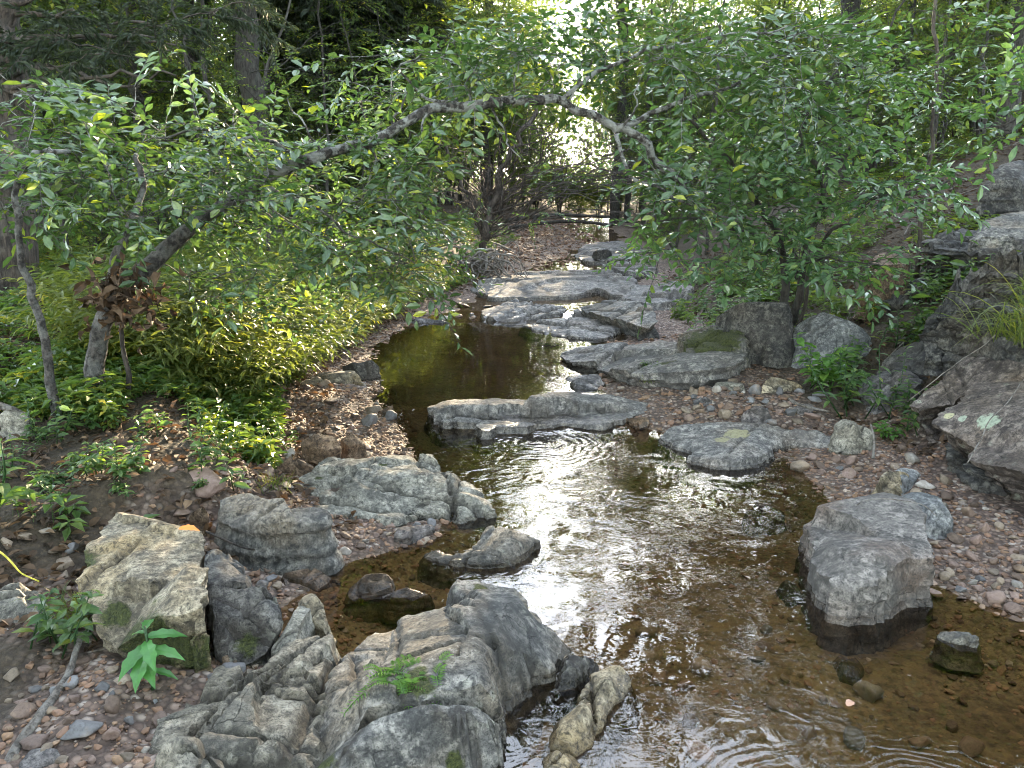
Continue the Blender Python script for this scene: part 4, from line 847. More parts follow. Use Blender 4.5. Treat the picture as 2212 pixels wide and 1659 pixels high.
# ------------------------------------------------------------------ the arching tree
rg = np.random.default_rng(5); g = Grower(rg)
b0 = at(205, 872, gz(*at(205, 872, .3)[:2])); yb = b0[1]
A = lambda px, py, y: aty(px, py, y)
g.stem([b0 - (0, 0, .08), A(207, 800, yb), A(222, 720, yb + .03), A(240, 655, yb + .05), A(262, 622, yb + .08)], .052, .046, 10, 20, .025, 3)
g.stem([A(240, 655, yb + .05), A(300, 597, yb + .12), A(345, 556, yb + .2), A(400, 502, yb + .25), A(480, 440, yb + .35), A(570, 385, yb + .5), A(690, 338, yb + .6), A(790, 308, yb + .7), A(862, 272, yb + .75), A(930, 240, yb + .8), A(1000, 229, yb + .85), A(1100, 224, yb + .9), A(1200, 214, yb + .95), A(1250, 238, yb + 1.0), A(1330, 283, yb + 1.05), A(1400, 325, yb + 1.1), A(1452, 372, yb + 1.15), A(1490, 420, yb + 1.2)], [.046, .045, .041, .037, .033, .031, .03, .03, .027, .027, .028, .014], 0, 10, 90, .03, 5)
g.stem([A(238, 668, yb + .05), A(246, 600, yb + .02), A(256, 540, yb), A(284, 480, yb + .02), A(300, 410, yb + .1), A(285, 330, yb + .2)], .034, .012, 8, 22, .03, 8)
g.stem([A(1325, 281, yb + 1.05), A(1400, 250, yb + 1.15), A(1470, 222, yb + 1.2), A(1560, 190, yb + 1.3), A(1680, 120, yb + 1.3)], .022, .008, 7, 26, .02, 9)
g.stem([A(1000, 229, yb + .85), A(905, 200, yb + .9), A(870, 150, yb + 1), A(940, 90, yb + 1.1)], .012, .005, 6, 20, .03, 10)
g.stem([A(1215, 215, yb + .95), A(1290, 150, yb + 1.0), A(1420, 110, yb + 1.1), A(1560, 85, yb + 1.2), A(1700, 60, yb + 1.2)], .016, .006, 6, 26, .03, 12)
g.stem([A(660, 345, yb + .55), A(560, 300, yb + .3), A(430, 290, yb + .1), A(330, 300, yb)], .014, .006, 6, 20, .03, 13)
g.stem([A(1330, 290, yb + 1.05), A(1350, 350, yb + 1), A(1450, 430, yb + .9), A(1600, 470, yb + .9)], .014, .006, 6, 20, .03, 14)
g.stem([A(560, 390, yb + .45), A(650, 440, yb + .3), A(780, 510, yb + .4), A(900, 575, yb + .5)], .012, .004, 6, 20, .03, 15)
AN = np.concatenate([blob(rg, 70, 330, 350, 260, 120, 4.0, 5.2), blob(rg, 80, 600, 430, 300, 110, 4.2, 5.6), blob(rg, 50, 800, 520, 190, 90, 4.5, 5.8), blob(rg, 40, 760, 360, 200, 80, 4.6, 5.6), blob(rg, 34, 880, 200, 160, 90, 4.9, 6),
                     blob(rg, 70, 1250, 110, 400, 80, 5, 6.2), blob(rg, 75, 1680, 140, 260, 110, 5, 6.4), blob(rg, 16, 900, 580, 90, 40, 4.8, 5.4), blob(rg, 12, 480, 620, 140, 60, 4.2, 5), blob(rg, 26, 1480, 400, 110, 60, 5.0, 5.5), blob(rg, 40, 1120, 120, 200, 70, 4.9, 5.8)])
for k, pth in enumerate([((850, 280, .74), (880, 215, .8), (910, 170, .8)), ((1010, 228, .85), (1020, 180, .9), (1045, 130, .9)), ((1105, 224, .9), (1125, 175, .85), (1120, 120, .9)), ((1225, 220, .97), (1255, 165, 1), (1245, 110, 1)), ((1335, 285, 1.05), (1375, 205, 1), (1395, 140, 1.05)), ((690, 338, .6), (655, 270, .5), (640, 215, .5)), ((1060, 226, .88), (1090, 300, .8), (1135, 345, .8)), ((930, 240, .8), (915, 320, .7), (950, 385, .7)), ((790, 308, .7), (800, 380, .6), (770, 450, .5)), ((570, 385, .5), (520, 330, .4), (500, 260, .4))]):
    g.stem([A(q[0], q[1], yb + q[2]) for q in pth], .009, .003, 5, 14, .04, 120 + k)
g.reach(AN, .01, SPR, 1.05, 1)
arch = g.build('arching_tree', 'leafy tree with a lichen-white trunk arching right across the creek', 'tree', b0, M['bark_arch'], M['leaf'])

# dead leaf clump caught on its fork
rg = np.random.default_rng(77); acc = Acc(); c0 = A(268, 622, yb - .04); n = 170
P = c0 + rg.normal(0, 1, (n, 3)) * (.10, .06, .085) - np.array((0, 0, 1)) * np.abs(rg.normal(0, .04, (n, 1)))
V, F = leaf(1, .5, .5, .4)
scatter(acc, (V, F, np.zeros(len(V))), frames(rg.normal(0, 1, (n, 3)) + (0, 0, -.8), rg.normal(0, 1, (n, 3))), P, rg.uniform(.05, .1, n), rg.beta(1.4, 3, n), 0)
for k in range(16):
    q = c0 + rg.normal(0, .06, 3); acc.add(*tube(np.array([q, q + rg.normal(0, .05, 3), q + rg.normal(0, .09, 3) + (0, 0, -.1)]), [.004, .003, .001], 4), .1)
tag(link('flood_debris', acc.mesh('flood_debris', M['deadleaf'], False, c0), c0), 'clump of dead brown leaves caught in the fork of the arching tree', 'debris')

# big shrub on the right bank
rg = np.random.default_rng(15); g = Grower(rg); x0, y0 = 2.35, 6.6; z0 = gz(x0, y0); bb = np.array((x0, y0, z0))
g.stem([bb - (0, 0, .1), A(1690, 560, 6.5), A(1640, 440, 6.3), A(1560, 330, 6.1), A(1480, 250, 6)], .045, .012, 8, 26, .03, 21)
g.stem([bb - (0, 0, .1), A(1740, 560, 6.4), A(1770, 420, 6.2), A(1740, 300, 6.1), A(1790, 180, 6.1), A(1850, 80, 6.2)], .04, .01, 8, 26, .04, 22)
g.stem([A(1720, 600, 6.5), A(1800, 500, 6.2), A(1890, 430, 6), A(1980, 405, 5.7), A(2050, 395, 5.6)], .022, .005, 7, 24, .03, 23)
g.stem([A(1690, 560, 6.5), A(1600, 500, 6.2), A(1500, 470, 6), A(1420, 480, 5.9)], .02, .006, 7, 22, .03, 24)
g.stem([A(1720, 590, 6.5), A(1760, 560, 6.0), A(1850, 560, 5.6), A(1900, 580, 5.4)], .012, .004, 6, 16, .03, 25)
AN = np.concatenate([blob(rg, 62, 1560, 310, 210, 120, 5.6, 6.8), blob(rg, 70, 1740, 380, 230, 110, 5.4, 6.8), blob(rg, 22, 1600, 470, 180, 60, 5.6, 6.6), blob(rg, 32, 1800, 230, 170, 90, 5.8, 6.8), blob(rg, 22, 1960, 400, 110, 35, 5.5, 6), blob(rg, 14, 1640, 560, 150, 40, 5.6, 6.6), blob(rg, 14, 1830, 560, 90, 40, 5.3, 6), blob(rg, 14, 1400, 530, 70, 60, 6, 7)])
g.reach(AN, .009, SPR_BIG, 1.0, 1)
g.build('leafy_shrub', 'dense multi-stemmed shrub with glossy leaves on the right bank', 'shrub', bb, M['bark'], M['leaf_shrub'])

# ------------------------------------------------------------------ saplings with thin visible stems
def sapling(name, label, path, r0, r1, blobs, mat, leafm, seed, spr=SPR, size=1, extra=1, group=None, r=.006):
    rg = np.random.default_rng(seed); g = Grower(rg); g.stem(path, r0, r1, 8, 30, .02, seed)
    if blobs: g.reach(np.concatenate([blob(rg, *q) for q in blobs]), r, spr, size, extra)
    return g.build(name, label, 'sapling', np.asarray(path[0]), mat, leafm, group)
p = at(122, 888, gz(*at(122, 888, .3)[:2])); y = p[1]
sapling('sapling', 'slim leaning grey sapling left of the arching tree', [p - (0, 0, .05), A(104, 810, y), A(78, 690, y), A(48, 565, y), A(38, 470, y), A(40, 380, y), A(90, 325, y), A(150, 325, y + .1)], 0.028, .011, [(26, 90, 400, 110, 90, y - .3, y + .8), (16, 60, 250, 90, 60, y, y + 1)], M['bark_arch'], M['leaf'], 31)
p = at(278, 868, gz(*at(278, 868, .3)[:2])); y = p[1]
sapling('sapling', 'thin dark stem rising through the dead leaf clump', [p, A(272, 800, y), A(266, 700, y), A(268, 640, y), A(280, 560, y + .1)], .016, .009, None, M['darkwood'], M['leaf'], 32)
p = at(1700, 785, gz(*at(1700, 785, .3)[:2])); y = p[1]
sapling('sapling', 'thin dark sapling beside the rounded bluish boulder', [p - (0, 0, .05), A(1722, 720, y), A(1738, 640, y), A(1740, 590, y), A(1715, 540, y + .1), A(1690, 470, y + .2)], .022, .008, [(10, 1700, 540, 90, 60, y - .2, y + .5)], M['darkwood'], M['leaf'], 33)
p = at(1975, 530, gz(3.9, 7.0) - .0); p = np.array((3.75, 7.2, gz(3.75, 7.2))); y = 7.2
sapling('sapling', 'slender straight sapling on the right hillside', [p, A(2000, 400, y), A(2010, 300, y), A(2020, 150, y), A(2025, -60, y)], .022, .012, [(40, 2020, 180, 170, 170, y - .6, y + 1.2)], M['bark_cedar'], M['leaf'], 34, SPR, 1.1)
p = np.array((2.95, 4.3, gz(2.95, 4.3)))
sapling('sapling', 'branch with fresh green leaves reaching in over the right border', [p, A(2330, 420, 4.3), A(2270, 240, 4.25), A(2200, 250, 4.2), A(2120, 285, 4.15)], .014, .003, [(12, 2190, 260, 60, 30, 4.1, 4.4), (12, 2230, 120, 90, 60, 4, 4.6)], M['bark'], M['leaf_shrub'], 35, SPR_BIG, .8)
# broken limb and forest trunks near the left border
p = np.array((-4.75, 7.3, gz(-4.75, 7.3))); rg = np.random.default_rng(3); g = Grower(rg)
g.stem([p - (0, 0, .3), A(18, 480, 7.3), A(12, 300, 7.3), A(-4, 150, 7.35), A(-20, 0, 7.4), A(-30, -800, 7.6)], .24, .15, 14, 60, .05, 41, False, .1)
for k in range(12):
    z = rg.uniform(2.4, 3.9); a = p + (0, 0, z - p[2]); e = a + np.array((rg.uniform(.6, 2.2), rg.uniform(-1.6, .6), rg.uniform(-.1, .35)))
    Q = g.stem([a, .5 * (a + e) + (0, 0, .05), e], .03, .008, 6, 14, .05, 50 + k)
AN = np.concatenate([blob(rg, 34, 130, 95, 200, 35, 5.8, 7.6), blob(rg, 16, 420, 40, 200, 40, 6, 7.5)])
g.reach(AN, .012, SPR_CED, .65, 2)
g.build('cedar_tree', 'large cedar with a ragged brown trunk at the left border', 'tree', p, M['bark_cedar'], M['leaf_dark'])

# ------------------------------------------------------------------ bare flood shrub with fanned branches, driftwood, roots
rg = np.random.default_rng(19); g = Grower(rg); p = np.array((-.5, 13.8, gz(-.5, 13.8))); pb = p
top = A(1062, 470, 13.6)
g.stem([p - (0, 0, .2), A(1046, 540, 13.7), top, A(1090, 360, 13.5), A(1150, 250, 13.6), A(1190, 150, 13.8)], .085, .02, 9, 30, .06, 61)
g.stem([A(1048, 520, 13.7), A(1010, 420, 13.8), A(960, 330, 14), A(930, 260, 14)], .05, .02, 7, 22, .06, 62)
for k in range(64):
    u = rg.uniform(0, 1); st = A(1052 + rg.uniform(-10, 18), rg.uniform(400, 520), 13.6); en = A(1120 + 400 * u ** .8 + rg.uniform(-40, 40), 250 + 210 * u ** 1.5 + rg.uniform(-70, 50), rg.uniform(12.2, 15)); md = .5 * (st + en) + (0, 0, rg.uniform(.15, .55)) + rg.normal(0, .08, 3)
    if k % 4 == 0: en = A(rg.uniform(860, 1040), rg.uniform(270, 480), rg.uniform(12.5, 14.5)); md = .5 * (st + en) + (0, 0, .3)
    Q = g.stem([st, md, en, en + (en - md) * .3 + (0, 0, -.12)], rg.uniform(.007, .016), .003, 5, 16, .13, 70 + k)
    for j in range(3):
        a = Q[rg.integers(5, 15)]; e = a + rg.normal(0, .25, 3) + (0, 0, .1); g.wood.add(*tube(np.array([a, .5 * (a + e) + rg.normal(0, .03, 3), e]), [.007, .005, .002], 4))
AN = np.concatenate([blob(rg, 22, 1060, 420, 200, 110, 12.5, 14), blob(rg, 14, 1250, 390, 120, 40, 12.5, 14)]); g.reach(AN, .006, SPR_BG, .7, 1)
g.build('bare_shrub', 'dark shrub with mostly bare branches fanning out over the creek', 'shrub', pb, M['darkwood'], M['leaf'], wn='branches')
rg = np.random.default_rng(23); acc = Acc(); c0 = A(1020, 600, 13.0); c0[2] = gz(c0[0], c0[1])
for k in range(60):
    a = A(rg.uniform(960, 1110), rg.uniform(535, 570), rg.uniform(12.6, 13.6)); e = A(rg.uniform(900, 1140), rg.uniform(590, 625), rg.uniform(12, 13.2)); m_ = .5 * (a + e) + rg.normal(0, .12, 3)
    acc.add(*tube(smooth_path([a, m_, e], 9, .04, k), np.linspace(rg.uniform(.012, .03), .006, 9), 5))
tag(link('exposed_roots', acc.mesh('exposed_roots', M['dead'], True, c0), c0), 'tangle of pale roots hanging below the mostly bare shrub', 'roots')
def stick(label, pts, r0, r1, mat='dead', name='stick', n=16, rough=.012, seed=1, k=7, forks=0):
    Q = smooth_path(pts, n, rough, seed); acc = Acc(); acc.add(*tube(Q, np.linspace(r0, r1, n) * (1 + .1 * fbm(np.stack([np.arange(n) * .9, np.arange(n) * 0, np.arange(n) * 0], 1), 2, seed)), k))
    rg = np.random.default_rng(seed)
    for f in range(forks):
        a = Q[rg.integers(n // 4, n - 2)]; e = a + rg.normal(0, 1, 3) * (.12, .12, .04) * (np.linalg.norm(pts[-1] - pts[0]) ** .5)
        acc.add(*tube(np.array([a, .5 * (a + e), e]), [r1, r1 * .8, r1 * .4], 5))
    return tag(link(name, acc.mesh(name, M[mat], True, Q[0]), Q[0]), label, 'stick')
stick('long weathered grey stick reaching up from the bottom left corner', [at(-5, 1700, .06), at(35, 1625, .09), at(100, 1532, .12), at(140, 1470, .13), at(160, 1410, .15), at(172, 1372, .17)], .017, .008, n=26, seed=4)
stick('bright yellow plant stem lying over soil at the left border', [at(-20, 1180, .3), at(20, 1210, .26), at(50, 1240, .22), at(88, 1256, .2)], .004, .0025, 'yellowstem', seed=5)
stick('thin twig lying along the foot of the angular grey boulder', [at(445, 1148, .2), at(490, 1165, .18), at(530, 1180, .14), at(575, 1194, .1)], .005, .003, 'darkwood', seed=6)
stick('thin pale twig curved on top of the square slate boulder', [at(1848, 1092, .25), at(1870, 1078, .26), at(1920, 1078, .26), at(1990, 1098, .25), at(2020, 1120, .23)], .0035, .002, seed=7)
stick('short pale stick propped on the pale blocky stone', [at(1886, 990, .1), at(1888, 955, .17), at(1880, 920, .25)], .008, .006, seed=8)
stick('forked pale branch lying in the rubble under the leafy plants', [at(1705, 862, .24), at(1740, 878, .24), at(1790, 890, .26)], .012, .006, seed=9, forks=1)
stick('bleached branch end at the left border beside the grey sapling', [at(-60, 872, .5), at(10, 880, .47), at(60, 900, .42)], .03, .012, seed=10)
stick('straw-coloured stem leaning over the tilted slab', [at(1960, 868, .4), at(2060, 790, .62), at(2150, 720, .82)], .003, .002, seed=11)
stick('thin dry stem lying over the purplish lichen slab', [at(2090, 1000, .33), at(2130, 930, .44), at(2230, 800, .64)], .003, .002, seed=12)
for k, (a, b_, c, lb) in enumerate([((1080, 478), (1190, 465), (1320, 468), 'fallen log across the far creek bed beyond the mostly bare shrub'), ((1100, 492), (1220, 478), (1330, 485), 'thinner fallen log lying in front of the far log')]):
    P_ = [A(*q, 24 - 1.5 * k) for q in (a, b_, c)]
    stick(lb, P_, .07 - .02 * k, .04, 'bark', 'fallen_log', seed=14 + k, forks=3)
for k in range(9):
    q0 = A(585 + 8 * k, 765 - 13 * k, 6.3 + .12 * k); q1 = q0 + np.array((.25, -.1, -.14)) + RNG.normal(0, .09, 3); q2 = q1 + np.array((.12, -.1, -.16)) + RNG.normal(0, .1, 3)
    tag(stick('x', [q0, q1, q2], .02, .006, 'dead', 'root', seed=30 + k, forks=2), f'pale twisted root in the eroded left bank, {ordn(k)} from the left among these roots', 'root', 'roots sticking out of the left bank')
rg = np.random.default_rng(90)
for k in range(9):
    x = rg.uniform(3, 6); y = rg.uniform(5, 9); z = gz(x, y); d = rg.normal(0, .5, 2)
    o = stick('x', [np.array((x, y, z + .04)), np.array((x + d[0] * .5, y + d[1] * .5, gz(x + d[0] * .5, y + d[1] * .5) + .08)), np.array((x + d[0], y + d[1], gz(x + d[0], y + d[1]) + .03))], .014, .006, 'dead', 'stick', seed=60 + k, forks=1)
    tag(o, f'fallen stick on the right hillside, {ordn(k)} in distance from the creek', 'stick', 'fallen sticks on the right hillside')
HS = sorted([o for o in COL.objects if o.get('group') == 'fallen sticks on the right hillside'], key=lambda o: o.location.x)
for k, o in enumerate(HS): o['label'] = f'fallen stick on the right hillside, {ordn(k)} from the creek among such sticks'
RB = sorted([o for o in COL.objects if o.get('group') == 'roots sticking out of the left bank'], key=lambda o: o.location.x / o.location.y)
for k, o in enumerate(RB): o['label'] = f'pale twisted root in the eroded left bank, {ordn(k)} from the left among these roots'

# ------------------------------------------------------------------ herbs
def herb_mesh(seed, n=14, h=.2, ll=.09, lw=.4, mat='herb', up=.5, stems=1, det=True):
    rg = np.random.default_rng(seed); lv, sm = Acc(), []; V, F = leaf(1, lw, .15, .25, det)
    for s_ in range(stems):
        b = np.array((rg.normal(0, .05), rg.normal(0, .05), 0)) * (stems > 1); tp = b + np.array((rg.normal(0, .3) * h, rg.normal(0, .3) * h, h * rg.uniform(.7, 1.15)))
        Q = np.array([b, .5 * (b + tp) + rg.normal(0, .02, 3) * h * 5, tp]); wd = Acc(); wd.add(*tube(Q, [.004, .003, .0015], 4)); sm.append(wd.mesh('stem', M[mat]))
        for i in range(n):
            t = .25 + .75 * i / max(n - 1, 1); p = Q[0] * (1 - t) ** 2 + 2 * Q[1] * t * (1 - t) + Q[2] * t * t; an = i * 2.4 + rg.uniform(0, .6)
            d = np.array((math.cos(an), math.sin(an), up * rg.uniform(-.5, 1)))
            scatter(lv, (V, F, np.zeros(len(V))), frames(d[None], rg.normal(0, .3, (1, 3)) + (0, 0, 1)), p[None], ll * rg.uniform(.6, 1.15) * (1.1 - .45 * t), rg.beta(2, 2.4), 0)
    return sm, lv.mesh('leaves', M[mat], False)
def herb(name, label, loc, meshes, sc=1, rz=0, cat='plant', group=None):
    o = empty(name, loc, label, cat, group); [link('stem', q, (0, 0, 0), o) for q in meshes[0]]; link('leaves', meshes[1], (0, 0, 0), o); o.scale = (sc,) * 3; o.rotation_euler = (0, 0, rz); return o
# tall weed with toothed leaves in front of the tan boulder
rg = np.random.default_rng(2); wd, lv = Acc(), Acc(); b = at(318, 1505, .06); tpw = at(312, 1352, .28) 
b = np.array((tpw[0] + .01, tpw[1] - .02, .05))
wd.add(*tube(smooth_path([b, .5 * (b + tpw) + (.012, -.01, 0), tpw], 8), np.linspace(.006, .004, 8), 6))
def toothed(L, w, seed):
    rg = np.random.default_rng(seed); n = 9; V = []; F = []
    for i in range(n):
        t = i / (n - 1); ww = w * math.sin(min(1, .06 + t * 1.02) * PI) ** .7 * (1 if t < .95 else .4) * (1 + (.22 if i % 2 else -.08)); z = .1 * math.sin(t * 2.2) * L - .16 * t * t * L
        V += [(t * L, ww / 2, z + .12 * ww), (t * L, 0, z), (t * L, -ww / 2, z + .12 * ww)]
    for i in range(n - 1):
        a = i * 3; F += [(a, a + 1, a + 4, a + 3), (a + 1, a + 2, a + 5, a + 4)]
    return np.array(V), [np.array(F)[:, ::-1]]
for i, (tx, ty, L) in enumerate([(345, 1310, .1), (270, 1370, .07), (410, 1370, .12), (335, 1455, .13), (265, 1455, .13), (410, 1425, .12), (290, 1490, .15), (335, 1505, .14), (255, 1410, .1), (360, 1400, .09), (300, 1400, .08), (368, 1460, .09)]):
    t = .95 - .05 * i; p0 = b + (tpw - b) * t; e = at(tx, ty, p0[2] - .03); d = e - p0
    V, F = toothed(1, .29, i); scatter(lv, (V, F, np.zeros(len(V))), frames(d[None], rg.normal(0, .15, (1, 3)) + (0, -.3, 1)), p0[None], L, rg.uniform(.25, .75), 0)
o = empty('weed', b, 'bright green weed with long toothed leaves standing before the tan boulder', 'plant')
link('stem', wd.mesh('stem', M['herb'], True, b), (0, 0, 0), o); link('leaves', lv.mesh('leaves', M['weed'], False, b), (0, 0, 0), o)
def on(px, py, z=.15):
    d = ray(px, py); t = np.arange(1.2, 30, .02); X_ = d[0] * t; Y_ = d[1] * t; Z_ = CAM_H + d[2] * t
    i = int(np.argmax(Z_ <= G(X_, Y_))); return np.array((X_[i], Y_[i], gz(X_[i], Y_[i])))
HB_ = [herb_mesh(101, 11, .16, .1, .4, 'herb', .5, 3), herb_mesh(102, 9, .22, .12, .38, 'herb', .4, 1), herb_mesh(103, 16, .2, .07, .45, 'herb', .6, 4), herb_mesh(104, 12, .12, .09, .5, 'herb', .3, 3), herb_mesh(105, 18, .3, .08, .3, 'herb', .4, 3)]
BR_ = [herb_mesh(111, 14, .22, .1, .5, 'bright', .4, 7), herb_mesh(112, 12, .16, .08, .5, 'bright', .4, 6)]
herb('leafy_plant', 'leafy green herb beside the left border slab', on(95, 1425), HB_[2], 1.05, 1)
herb('leafy_plant', 'small green herb above the stick by the left side of the tan boulder', on(150, 1385), HB_[0], .8, 2)
herb('leafy_plant', 'bright green bushy plant at the foot of the rounded bluish boulder', on(1780, 842), BR_[0], 1.45, .5)
herb('leafy_plant', 'second bright plant, right beside the foot of the rounded bluish boulder', on(1830, 790), BR_[1], 1.3, 2)
herb('leafy_plant', 'bright plant growing behind the weathered ledge and left of the thin sapling', on(1640, 750), BR_[0], 1.25, 3)
herb('leafy_plant', 'dark narrow-leaved plant hanging above the pale blocky stone', on(1860, 905), HB_[4], 1.5, 1.5)
herb('leafy_plant', 'dark bushy plant left of the tilted slab tip', on(1905, 900), HB_[4], 1.3, 3.3)
for lb, px, py, k, q in (('dark leafy plant between the pale blocky stone and the tilted slab', 1945, 910, 2, 1.3), ('drooping green plant just above the flat slate stone', 1815, 880, 2, 1.4), ('bushy green plant on the ground left of the light flat rock', 1850, 835, 0, 1.5), ('low plant in the shade at the tip of the purplish lichen slab', 1985, 935, 0, 1.0), ('leafy plant on the slope above the light flat rock', 1920, 770, 2, 1.7), ('green plant beside the dark layered slab', 2020, 735, 2, 1.6), ('leafy plant leaning over the dark overhang slab', 2080, 690, 0, 1.9)):
    herb('leafy_plant', lb, on(px, py), HB_[k], q, px * .01)
herb('leafy_plant', 'small plant with a few bright pointed leaves right of the pale blocky stone', on(1915, 950), BR_[1], .7, 4)
herb('leafy_plant', 'small bluish spiky plant in the shade under the purplish lichen slab', on(2080, 1010), HB_[1], .6, 2.2)
herb('leafy_plant', 'broad-leaved plant cut off by the left border above the yellow stem', on(-10, 1130), HB_[1], 1.6, .3)
herb('leafy_plant', 'low herb hanging from the grassy cracks of the weathered ledge', at(1400, 806, .17), HB_[3], .8, .3)
# fern-like tuft on the long rock
rg = np.random.default_rng(8); lv = Acc(); c0 = at(885, 1475, .17)
for i in range(46):
    d = np.array((rg.normal(0, .6), rg.normal(-.3, .6), rg.uniform(.2, 1.2))); d /= np.linalg.norm(d); L = rg.uniform(.06, .15); t = np.linspace(0, 1, 6)[:, None]
    s_ = c0 + rg.normal(0, .022, 3) * (1.6, 1, .3); Q = s_ + d * L * t - np.array((0, 0, .5 * L)) * t ** 2; V, F = tube(Q, [.0016] * 6, 3); lv.add(V, F, .4)
    nl = 9; j = np.repeat(np.linspace(.25, 1, nl), 2); pp = s_ + d * L * j[:, None] - np.array((0, 0, .5 * L)) * j[:, None] ** 2; sd = np.cross(d, (0, 0, 1)); sd /= np.linalg.norm(sd) + 1e-6
    dd = np.where((np.arange(2 * nl) % 2)[:, None], sd, -sd) + d * .7; V, F = leaf(1, .22, .1, .2, False); scatter(lv, (V, F, np.zeros(len(V))), frames(dd), pp, .026 * (1.2 - .6 * j), rg.uniform(.1, .8), 0)
tag(link('fern_tuft', lv.mesh('fern_tuft', M['bright'], False, c0), c0), 'bright green feathery tuft growing in a crack of the long grey rock', 'plant')
def grass_tuft(label, c0, n, L, lean, seed, mat='grassy', w=.006, spread=.06):
    rg = np.random.default_rng(seed); a = Acc()
    for i in range(n):
        d = np.array((rg.normal(0, .45), rg.normal(0, .45), 1.0)) + np.asarray(lean) * rg.uniform(.3, 1.2); d /= np.linalg.norm(d); l = L * rg.uniform(.5, 1.1); t = np.linspace(0, 1, 7)[:, None]
        Q = c0 + rg.normal(0, spread, 3) * (1, 1, .15) + d * l * t - np.array((0, 0, rg.uniform(.35, .75) * l)) * t ** 2.2; sd = np.cross(d, (0, 0, 1)) + rg.normal(0, .3, 3); sd /= np.linalg.norm(sd); ww = w * (1 - .9 * t ** 1.5)
        V = np.concatenate([Q + sd * ww, Q - sd * ww]); k = np.arange(6); a.add(V, [np.stack([k, k + 1, k + 8, k + 7], 1)], rg.uniform(0, .9))
    return tag(link('grass_tuft', a.mesh('grass_tuft', M[mat], False, c0), c0), label, 'grass')
grass_tuft('large tuft of long arching grass above the purplish lichen slab', at(2235, 735, .74), 230, .55, (-.75, -.35, .1), 5, 'grassy', .0035, .12)
grass_tuft('second tuft of long grass behind at the right border', at(2290, 670, .95), 120, .5, (-.8, -.2, .1), 6, 'grassy', .0035, .12)
grass_tuft('thin grass tuft growing between left border slab and tan boulder', on(165, 1335), 120, .2, (.0, -.1, 0), 7, 'grassy', .0022, .05)
grass_tuft('small pale grass tuft on gravel behind the layered slab', on(590, 1055), 70, .16, (0, 0, 0), 8, 'grassy', .002, .04)
grass_tuft('wisp of grass in the crack at the front of the weathered ledge', at(1410, 825, .14), 60, .18, (0, -.2, .2), 9, 'grassy', .002, .04)
# single herbs on the left bank
sp = []
rg = np.random.default_rng(44)
while len(sp) < 36:
    px, py = rg.uniform(0, 640), rg.uniform(900, 1085)
    if py > 1000 + .02 * px and px > 560: continue
    if px > 470 and py < 960: continue
    p = on(px, py)
    if free_of_rocks(p[None, :2])[0]: sp.append(p)
for p in sp: herb('herb', 'x', p, HB_[int(rg.integers(0, 5))], rg.uniform(.45, .9), rg.uniform(0, 6), 'plant', 'herbs growing on the left bank')
rs = []
while len(rs) < 64:
    px, py = rg.uniform(1500, 2150), rg.uniform(590, 740); p = on(px, py, .5)
    if p[1] < 12 and free_of_rocks(p[None, :2])[0] and not (1690 < px < 1890 and py > 640): rs.append(p)
for p in rs: herb('herb', 'x', p, HB_[int(rg.integers(0, 4))], rg.uniform(.9, 1.6), rg.uniform(0, 6), 'plant', 'herbs growing on the right slope')
for grp, tx in (('herbs growing on the left bank', 'low green herb on the left bank litter, {} from the left of these herbs'), ('herbs growing on the right slope', 'green herb on the right slope, {} from the left of these herbs')):
    q = sorted([o for o in COL.objects if o.get('group') == grp], key=lambda o: o.location.x / o.location.y)
    for k, o in enumerate(q): o['label'] = tx.format(ordn(k))

# ------------------------------------------------------------------ ground cover, litter (nobody could count these)
def place(n, test, x0, x1, y0, y1, rng):
    x = rng.uniform(x0, x1, n); y = y0 * (y1 / y0) ** rng.uniform(0, 1, n); q = test(x, y) & free_of_rocks(np.stack([x, y], 1)); x, y = x[q], y[q]; return np.stack([x, y, G(x, y)], 1)
rg = np.random.default_rng(66)
def stem_grass(seed):                       # arching stem with narrow leaves
    r = np.random.default_rng(seed); a = Acc(); t = np.linspace(0, 1, 6)[:, None]; Q = np.concatenate([.32 * t ** 1.5, 0 * t, .42 * t - .2 * t ** 2.5], 1); V, F = tube(Q, np.linspace(.0018, .0008, 6), 3); a.add(V, F, .5)
    for i in range(9):
        u = .2 + .09 * i; p = np.array([np.interp(u, t[:, 0], Q[:, k]) for k in range(3)]); an = (1 if i % 2 else -1) * r.uniform(.5, 1.1); d = np.array((math.cos(an), math.sin(an), r.uniform(-.3, .4))); V, F = leaf(1, .2, .15, .35, True)
        scatter(a, (V, F, np.zeros(len(V))), frames(d[None], r.normal(0, .3, (1, 3)) + (0, 0, 1)), p[None], r.uniform(.05, .085), r.uniform(.1, .8), 0)
    return np.concatenate(a.V), [np.concatenate(f) for f in a.F.values()], np.concatenate(a.T)
SG = [stem_grass(k) for k in range(5)]
def cover(name, label, P, tm, smin, smax, mat, rng, tint, lean=None):
    a = Acc(); n = len(P); k = rng.integers(0, len(tm), n); an = rng.uniform(0, 6.3, n); D = np.stack([np.cos(an), np.sin(an), rng.normal(0, .12, n)], 1)
    if lean is not None: D = D + lean
    R = frames(D); s = rng.uniform(smin, smax, n); tn = tint(P) + rng.normal(0, .12, n)
    for j, t in enumerate(tm): q = k == j; scatter(a, t, R[q], P[q], s[q], tn[q], .5)
    return tag(link(name, a.mesh(name, M[mat], False)), label, 'undergrowth', kind='stuff')
P = place(15000, lambda x, y: (XL(y) - x > WL(y) - .05 + .2 * n2(x, y, 2, 2, 3)) & (x > -1.15 * y * .46 - .2) & (XL(y) - x < WL(y) + 2.4), -4.5, -.8, 4.9, 11, rg)
